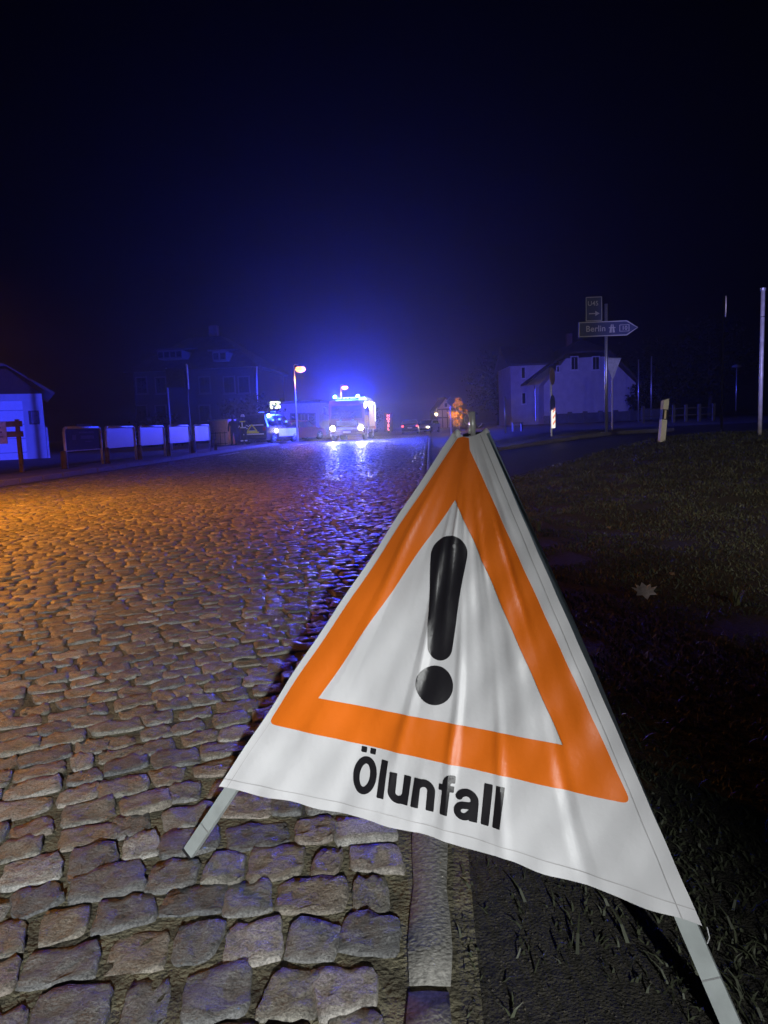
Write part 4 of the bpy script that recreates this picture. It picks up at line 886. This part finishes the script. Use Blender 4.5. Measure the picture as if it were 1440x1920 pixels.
# half-timbered house far down the road
Yf = 120.0; fx = at(842, 800, Yf).x; fb = gz(fx, Yf); F_ = lambda px, py: Vector((at(px, py, Yf).x - fx, 0, at(px, py, Yf).z - fb))
fh = thing('timbered_house', (fx, Yf, fb), R(3), 'narrow gabled timber-framed house far down the road', 'house')
g0 = [F_(820, 806), F_(820, 768), F_(836, 748), F_(868, 772), F_(868, 806)]; g0[0].z = g0[4].z = 0; g0[2].x = (g0[0].x + g0[4].x) / 2 - .6
MB().prism(g0, (0, 9, 0)).build('wall', mat('timber_infill', (.4, .33, .27), .85), fh)
for p_, q_ in ((g0[1], g0[2]), (g0[2], g0[3])):
    d_ = (q_ - p_) * .12; MB().prism([p_ - d_ + Vector((0, -.3, .05)), q_ + Vector((0, -.3, .05)), q_ + Vector((0, 9.3, .05)), p_ - d_ + Vector((0, 9.3, .05))], (0, 0, .15)).build('roof', M_r, fh)
for z_ in (g0[1].z * .55, g0[1].z): MB().box(((g0[0].x + g0[4].x) / 2, -.05, z_), (g0[4].x - g0[0].x, .1, .22)).build('beam', mat('beam_brown', (.06, .035, .025), .8), fh)
for k in range(6): MB().box((g0[0].x + .1 + k * (g0[4].x - g0[0].x - .2) / 5, -.045, g0[1].z / 2), (.16, .08, g0[1].z)).build('beam', MATS['beam_brown'], fh)
window(fh, g0[2].x, g0[1].z + .7, .6, .7, -.02, bars=False)
q = at(818, 777, 112); lp = thing('house_lantern', (q.x, 112, gz(q.x, 112)), 0, 'small warm white lantern on a post before the timbered house', 'street lamp')
zz = q.z - gz(q.x, 112); MB().tube((0, 0, 0), (0, 0, zz - .2), .05).build('post', M_dark(), lp); MB().lathe((0, 0, zz - .22), [(.06, 0), (.19, .1), (.23, .3), (.1, .42)], 12).build('lantern_glass', glow('lantern', (1, .82, .5), 9), lp); MB().lathe((0, 0, zz + .2), [(.26, 0), (.2, .06), (.04, .14)], 12).build('cap', M_dark(), lp)
light('lantern_light', 'POINT', (q.x + .2, 111.2, q.z + .1), 700, (1, .55, .2), .15)
# HOTEL sign
Yho = 92.0; q = at(729, 810, Yho); hs_ = thing('hotel_sign', (q.x, Yho, gz(q.x, Yho)), 0, 'tall glowing red vertical sign reading HOTEL behind the fire engine', 'lit sign')
pz = gz(q.x, Yho); z0, z1 = at(729, 807, Yho).z - pz, at(729, 776, Yho).z - pz; lh = (z1 - z0) / 5
hbx = MB().box((0, .12, (z0 + z1) / 2), (1.1, .16, z1 - z0 + .3), bev=.02).build('sign_box', mat('neon_back', (.03, .004, .004), .8), hs_); MB().box((0, .2, z0 / 2), (.25, .12, z0 + .2)).build('post', M_dark(), hs_)
for k, ch in enumerate('HOTEL'):
    tv, tf = text_mesh(ch, bold=.02); x_ = (tv[:, 0].max() + tv[:, 0].min()) / 2
    MB().add([((x - x_) * lh * 1.25, .03, z1 - (k + .93) * lh + y_ * lh * 1.12) for x, y_ in tv], tf).build('letter', glow('neon_red', (1, .20, .16), 4.0), hs_)
light('neon_light', 'POINT', (q.x, Yho - .8, 2.2), 30, (1, .08, .08), .3)

# ================================================================== SIGNS AND POSTS ON THE RIGHT
# motorway direction sign
Yd = 22.0; b = at(1137, 808, Yd); b.z = gz(b.x, Yd); D_ = lambda px, py: Vector((at(px, py, Yd).x - b.x, 0, at(px, py, Yd).z - b.z))
ds = thing('direction_sign', b, 0, 'blue arrow-shaped direction sign reading Berlin with a small U45 plate on its pole', 'road sign')
zt = D_(1133, 570).z; MB().tube((0, 0, 0), (0, 0, zt), .048, n=14).build('pole', M_metal(), ds, True)
MB().box((0, 0, .03), (.3, .22, .05), bev=.01).build('foot_bracket', M_metal(), ds)
M_sblue = mat('sign_blue', (.012, .02, .09), .5, var=.1); M_swh = mat('sign_white', (.35, .35, .36), .5, var=.06)
def poly_ring(outer, inner, y_):
    n = len(outer); return MB().add([(p.x, y_, p.z) for p in outer] + [(p.x, y_, p.z) for p in inner], [(i, (i + 1) % n, n + (i + 1) % n, n + i) for i in range(n)])
ar = [D_(1083, 633), D_(1084, 610), D_(1173, 600), D_(1195, 610), D_(1175, 626)]
# keep the plate itself level: straighten the traced corners
w_l, w_r, w_t = ar[0].x, ar[3].x, (ar[2].x + ar[4].x) / 2; zm = (ar[0].z + ar[1].z + ar[2].z + ar[4].z) / 4; hh_ = .225
ar = [Vector((w_l, 0, zm - hh_)), Vector((w_l, 0, zm + hh_)), Vector((w_t, 0, zm + hh_)), Vector((w_r, 0, zm)), Vector((w_t, 0, zm - hh_))]; cc = sum(ar, Vector()) / 5
arrow = MB().prism([Vector((p.x, -.09, p.z)) for p in ar], (0, .03, 0)).build('arrow_plate', M_sblue, ds)
poly_ring([cc + (p - cc) * .985 for p in ar], [cc + Vector(((p - cc).x * .955, 0, (p - cc).z * .86)) for p in ar], -.094).build('border', M_swh, arrow)
def sign_text(s, x, z, size, y_, parent, m_, bold=.01):
    tv, tf = text_mesh(s, bold=bold); MB().add([(x + a * size, y_, z + c * size) for a, c in tv], tf).build('lettering', m_, parent)
sign_text('Berlin', w_l + .22, zm - .07, .25, -.094, arrow, M_swh)
mx_ = w_l + 1.02; ic = MB()
for s in (-1, 1): ic.add([(mx_ + s * .015, -.094, zm - .12), (mx_ + s * .085, -.094, zm - .12), (mx_ + s * .035, -.094, zm + .12), (mx_ + s * .01, -.094, zm + .12)], [(0, 1, 2, 3)])
ic.add([(mx_ - .10, -.0945, zm + .01), (mx_ + .10, -.0945, zm + .01), (mx_ + .10, -.0945, zm + .035), (mx_ - .10, -.0945, zm + .035)], [(0, 1, 2, 3)]); ic.build('motorway_symbol', M_swh, arrow)
bx0, bx1 = w_l + 1.24, w_l + 1.54; o_ = [Vector((bx0, 0, zm - .1)), Vector((bx1, 0, zm - .1)), Vector((bx1, 0, zm + .1)), Vector((bx0, 0, zm + .1))]; c_ = sum(o_, Vector()) / 4
poly_ring(o_, [c_ + (p - c_) * .86 for p in o_], -.094).build('number_box', M_swh, arrow); sign_text('10', bx0 + .07, zm - .055, .17, -.094, arrow, M_swh)
up_ = MB().box((D_(1112, 580).x, -.075, zm + hh_ + .37), (.50, .025, .72), bev=.01).build('detour_plate', M_sblue, ds); xu = D_(1112, 580).x; zu = zm + hh_ + .37
poly_ring([Vector((xu + a * .245, 0, zu + c * .355)) for a, c in ((-1, -1), (1, -1), (1, 1), (-1, 1))], [Vector((xu + a * .225, 0, zu + c * .335)) for a, c in ((-1, -1), (1, -1), (1, 1), (-1, 1))], -.091).build('border', M_swh, up_)
sign_text('U45', xu - .19, zu + .1, .19, -.091, up_, M_swh)
MB().add([(xu - .15, -.091, zu - .15), (xu + .06, -.091, zu - .15), (xu + .06, -.091, zu - .12), (xu - .15, -.091, zu - .12), (xu + .04, -.091, zu - .21), (xu + .17, -.091, zu - .135), (xu + .04, -.091, zu - .06)], [(0, 1, 2, 3), (4, 5, 6)]).build('arrow', M_swh, up_)
# yield sign (back) on the same island
q = at(1149, 672, 25.0); bz = gz(q.x, 25); ys2 = thing('yield_sign', (q.x, 25.0, bz), R(32), 'triangular road sign pointing down behind the pole of the direction sign', 'road sign')
zq = q.z - bz; MB().tube((0, .03, 0), (0, .03, zq), .032).build('pole', M_metal(), ys2)
MB().prism([(-.42, 0, zq), (.42, 0, zq), (0, 0, zq - .74)], (0, .02, 0)).build('sign_plate', mat('plate_back', (.45, .46, .5), .5), ys2); MB().prism([(-.44, -.01, zq), (.44, -.01, zq), (.44, -.01, zq + .03), (-.44, -.01, zq + .03)], (0, .04, 0)).build('rim', M_metal(), ys2)
# round signs and red-white marker
Ym = 24.0; b = at(1034, 814, Ym); b.z = gz(b.x, Ym); M_m = lambda py: at(1031, py, Ym).z - b.z
ms = thing('marker_post', b, R(60), 'island post with two round signs edge-on above a bright red and white marker', 'road sign')
MB().tube((0, 0, 0), (0, 0, M_m(690)), .035).build('pole', M_metal(), ms)
for py, c, nm in ((706, (.45, .30, .32), 'prohibition_sign'), (757, (.10, .13, .5), 'mandatory_sign')):
    MB().tube((0, -.06, M_m(py)), (0, -.04, M_m(py)), .28, n=26).build(nm, mat(nm, c, .5, var=.15, scale=4), ms)
mk = MB().box((0, -.07, (M_m(769) + M_m(803)) / 2), (.30, .05, M_m(769) - M_m(803)), bev=.01).build('marker_board', glow('marker_white_glow', (1.0, .93, .85), 1.1), ms)  # brightness of board and stripes put in as emission
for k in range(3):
    z_ = M_m(798) + k * .2; MB().add([(-.15, -.097, z_), (.15, -.097, z_ + .12), (.15, -.097, z_ + .2), (-.15, -.097, z_ + .08)], [(0, 1, 2, 3)]).build('red_stripe', glow('marker_red_glow', (1.0, .35, .22), .9), mk)
# delineator post
def pole(name, px, py, Y, top, r, label, cat, m_=None, rz=0):
    b = at(px, py, Y); z = at(px, top, Y).z - b.z; root = thing(name, b, rz, label, cat); MB().tube((0, 0, 0), (0, 0, z), r, n=12).build('pole', m_ or M_metal(), root, True); return root, z
Ye = 15.0; b = at(1239, 838, Ye); b.z = min(b.z, float(verge_z(b.x, Ye)))
dl = thing('delineator_post', b, R(12), 'white roadside delineator post with black band leaning on the grass verge', 'delineator post'); dl.rotation_euler = (R(-3), R(7.5), R(12)); hz = 1.02
pr = [(-.06, -.05), (.06, -.05), (.055, .05), (-.055, .05)]
MB().prism([(x, y_, -.1) for x, y_ in pr], (0, 0, .1 + hz * .56)).build('post_lower', mat('post_white', (.72, .70, .62), .5, var=.08), dl)
bd = MB().prism([(x * 1.0, y_, hz * .5601) for x, y_ in pr], (0, 0, hz * .21)).build('black_band', mat('band_black', (.015, .015, .015), .5), dl)
MB().box((0, -.053, hz * .665), (.045, .008, .18), bev=.003).build('reflector', mat('reflector', (.7, .62, .45), .3), bd)
MB().prism([(-.06, -.05, hz * .7702), (.06, -.05, hz * .7702), (.06, -.05, hz), (-.06, -.05, hz * .95)], (0, .1, 0)).build('post_top', MATS['post_white'], dl)
rp_, z = pole('sign_pole', 1424, 834, 15.5, 545, .042, 'tall pale pole with dark wrap standing at the right edge of the verge', 'pole', mat('pole_grey', (.5, .49, .5), .45, .2))
MB().tube((0, 0, z * .83), (0, 0, z * .835), .046, n=12).build('clamp', M_dark(), rp_); MB().tube((0, 0, z), (0, 0, z + .05), .06, n=12).build('cap', M_metal(), rp_)
b = at(1356, 800, 18.0); b.z = gz(b.x, 18); z0, z1 = at(1354, 595, 18).z - b.z, at(1354, 555, 18).z - b.z
es_ = thing('edge_sign', b, R(66), 'white sign plate seen edge-on high on a dark pole near the right edge', 'road sign'); MB().tube((0, .04, 0), (0, .04, z1), .028).build('pole', mat('black_pole', (.004, .004, .004), .95, spec=0.0), es_); MB().tube((0, -.02, (z0 + z1) / 2), (0, .0, (z0 + z1) / 2), (z1 - z0) / 2, n=28).build('sign_plate', mat('edge_white', (.62, .56, .42), .5), es_)
pole('flag_pole', 1197, 790, 60, 674, .05, 'thin pale flagpole just right of the gabled house', 'flagpole')
pole('flag_pole', 1221, 786, 60, 668, .05, 'thin pale flagpole second to the right of the gabled house', 'flagpole')
pole('post', 948, 812, 34, 744, .035, 'thin grey post left of the house wing', 'post')
lr, z = pole('garden_lamp', 1380, 770, 45, 690, .035, 'unlit lamp post behind the verge near the right edge', 'street lamp'); MB().lathe((0, 0, z), [(.05, 0), (.3, .06), (.26, .16), (.06, .24)], 12).build('lamp_head', M_metal(), lr)
fpx = [(1206, 792), (1263, 778), (1286, 777), (1311, 774), (1338, 772)]
fe = thing('garden_fence', at(1263, 779, 42), 0, 'low dim garden fence with pale posts behind the verge', 'fence'); fz = gz(fe.location.x, 42); fe.location.z = fz
for px, py in fpx:
    q = at(px, py, 42); MB().box((q.x - fe.location.x, 0, .45), (.14, .14, 1.0)).build('post', mat('fence_post', (.07, .07, .07), .8), fe)
for k, z_ in enumerate((.35, .75)): MB().box((at(1275, 780, 42).x - fe.location.x, .09, z_), (at(1340, 780, 42).x - at(1206, 780, 42).x, .03, .06)).build('rail', mat('fence_rail', (.05, .05, .05), .8), fe)
# garden wall before the right house, small box by the road
a, c = at(1040, 792, 68), at(1240, 784, 68); gwl = thing('garden_wall', (a.x, 68, gz(a.x, 68)), 0, 'low dark garden wall in front of the gabled house', 'wall'); MB().box(((c.x - a.x) / 2, 0, .45), (c.x - a.x, .25, .9)).build('wall', mat('wall_dark', (.08, .08, .085), .9, var=.3, scale=2), gwl)
for k in range(8): MB().box((k * (c.x - a.x) / 7, -.02, .52), (.36, .36, 1.05)).build('pier', MATS['wall_dark'], gwl)
q = at(970, 805, 36); bn = thing('bench', (q.x, 36, gz(q.x, 36)), R(5), 'small pale bench beside the side road', 'bench'); MB().box((0, 0, .42), (.55, .35, .06)).build('seat', mat('bench_pale', (.3, .3, .3), .7), bn)
for s in (-1, 1): MB().box((s * .22, 0, .19), (.06, .3, .39)).build('leg', MATS['bench_pale'], bn)
# diamond sign seen from behind
Yp = 46.0; q = at(846, 812, Yp); q.z = gz(q.x, Yp); pd = thing('diamond_sign', q, R(8), 'diamond-shaped grey road sign on a thin pole behind the warning sign', 'road sign')
zc = at(845, 752.5, Yp).z - q.z; rdm = .31; MB().tube((0, .03, 0), (0, .03, zc), .03).build('pole', M_metal(), pd); MB().prism([(-rdm, 0, zc), (0, 0, zc - rdm), (rdm, 0, zc), (0, 0, zc + rdm)], (0, .02, 0)).build('sign_plate', mat('plate_back', (.45, .46, .5), .5), pd)

# ================================================================== TREES AND BUSHES
def tree(name, loc, h, rad, label, leaf_c, n=1400, leaf=.16, trunk=True, group=None, low=.25, cat='tree'):
    root = thing(name, loc, random.uniform(0, 6), label, cat, group); r = np.random.default_rng(int(abs(loc[0] * 31 + loc[1] * 7)))
    if trunk:
        tb = MB(); pts = [(0, 0, 0), (.03 * h, .01 * h, h * .3), (-.01 * h, .02 * h, h * .6), (.01 * h, 0, h * .88)]; rr = [h * .028, h * .021, h * .014, h * .004]
        for i in range(3): tb.tube(pts[i], pts[i + 1], rr[i], rr[i + 1], 8)
        for k in range(7):
            z = h * (.32 + .08 * k); a = k * 2.4; tb.tube((.01 * h, .01 * h, z), (math.cos(a) * rad * .75, math.sin(a) * rad * .75, z + h * .16), h * .009, h * .003, 6)
        tb.build('trunk', mat('bark', (.05, .04, .03), .9, bump=.6, bscale=20), root, True)
    clumps = np.stack([r.normal(0, rad * .42, 26), r.normal(0, rad * .42, 26), h * (low + (1 - low) * r.random(26))], 1)
    taper = 1 - np.abs((clumps[:, 2] / h - (low + 1) / 2) / (1 - low)) * .9; clumps[:, :2] *= taper[:, None] * 1.3
    c = clumps[r.integers(0, 26, n)] + r.normal(0, rad * .17, (n, 3)); c[:, 2] = np.clip(c[:, 2], .05, h * 1.05)
    a = r.normal(0, 1, (n, 3)); a /= np.linalg.norm(a, axis=1)[:, None]; b = np.cross(a, r.normal(0, 1, (n, 3))); b /= np.linalg.norm(b, axis=1)[:, None]; s = leaf * r.uniform(.6, 1.3, (n, 1))
    V = np.stack([c - a * s, c + b * s * .5, c + a * s, c - b * s * .5], 1).reshape(-1, 3)
    mesh_np('crown', V, np.arange(n * 4).reshape(n, 4), mat('leaf_' + name, leaf_c, .9, var=.45, scale=1.5, spec=.1), root, False)
q = at(858, 806, 66); tree('autumn_tree', (q.x, 66, gz(q.x, 66)), 2.9, .62, 'small autumn tree lit bright orange beside the timbered house', (.5, .27, .03), 900, .10, low=.12)
light('autumn_tree_fill', 'POINT', (q.x - .6, 64.2, 2.0), 380, (1, .5, .06), .1)  # unseen fill light added to brighten the tree
for (px, Y, h, rad, lab) in ((1235, 95, 10, 4.0, 'dark tree mass right of the gabled house'), (1330, 70, 9, 3.6, 'dark tree behind the flagpoles on the right'), (935, 90, 9, 3.5, 'dark tall tree behind the house wing')):
    q = at(px, 800, Y); tree('dark_tree', (q.x, Y, gz(q.x, Y)), h, rad, lab, (.012, .013, .009), 2200, .2, group='dark trees in the background')
for (px, Y, h, rad, lab) in ((448, 50, 3.0, 1.5, 'bushy dark shrub behind the firefighters'), (476, 52, 3.4, 1.6, 'bushy dark shrub left of the emergency car'), (1192, 72, 3.4, 1.3, 'dark shrub at the right corner of the gabled house'), (300, 50, 2.2, 1.6, 'dark shrub behind the white boards'), (690, 110, 3.5, 2.2, 'dark shrub beyond the fire engine')):
    q = at(px, 800, Y); tree('shrub', (q.x, Y, gz(q.x, Y)), h, rad, lab, (.022, .024, .016), 1500, .13, trunk=False, group='dark shrubs', low=.05, cat='shrub')

# white wavy-sided patches on the road edge
for k, (x0_, y0_, x1_, y1_) in enumerate(((414, 855, 448, 849), (558, 835.5, 578, 832))):
    a, b = hit(x0_, y0_), hit(x1_, y1_); d = (b - a).normalized(); s = Vector((d.y, -d.x, 0)) * .12; n = 12
    V = []; f = []
    for i in range(n):
        q = a.lerp(b, i / (n - 1)); wv = 1 + .35 * math.sin(i * 2.3 + k)
        for sg_ in (-1, 1): p = q + s * sg_ * wv; V.append((p.x, p.y, gz(p.x, p.y) + .022))
        if i: f.append((2 * i - 2, 2 * i - 1, 2 * i + 1, 2 * i))
    tag(MB().add(V, f).build('road_edge_patch', mat('white_patch', (.6, .6, .58), .5, var=.4, scale=12)), kind='structure')

# ================================================================== HAZE
hz_ = MB().box((0, 207, 7.0), (530, 436, 16)).build('haze', bpy.data.materials.new('haze_air')); hm = hz_.data.materials[0]; hm.use_nodes = True; nt = hm.node_tree; nt.nodes.clear()
pv = nt.nodes.new('ShaderNodeVolumePrincipled'); pv.inputs['Color'].default_value = (.8, .82, .9, 1); pv.inputs['Density'].default_value = 0.0015; pv.inputs['Anisotropy'].default_value = 0.8
out = nt.nodes.new('ShaderNodeOutputMaterial'); nt.links.new(pv.outputs['Volume'], out.inputs['Volume']); hz_['kind'] = 'stuff'
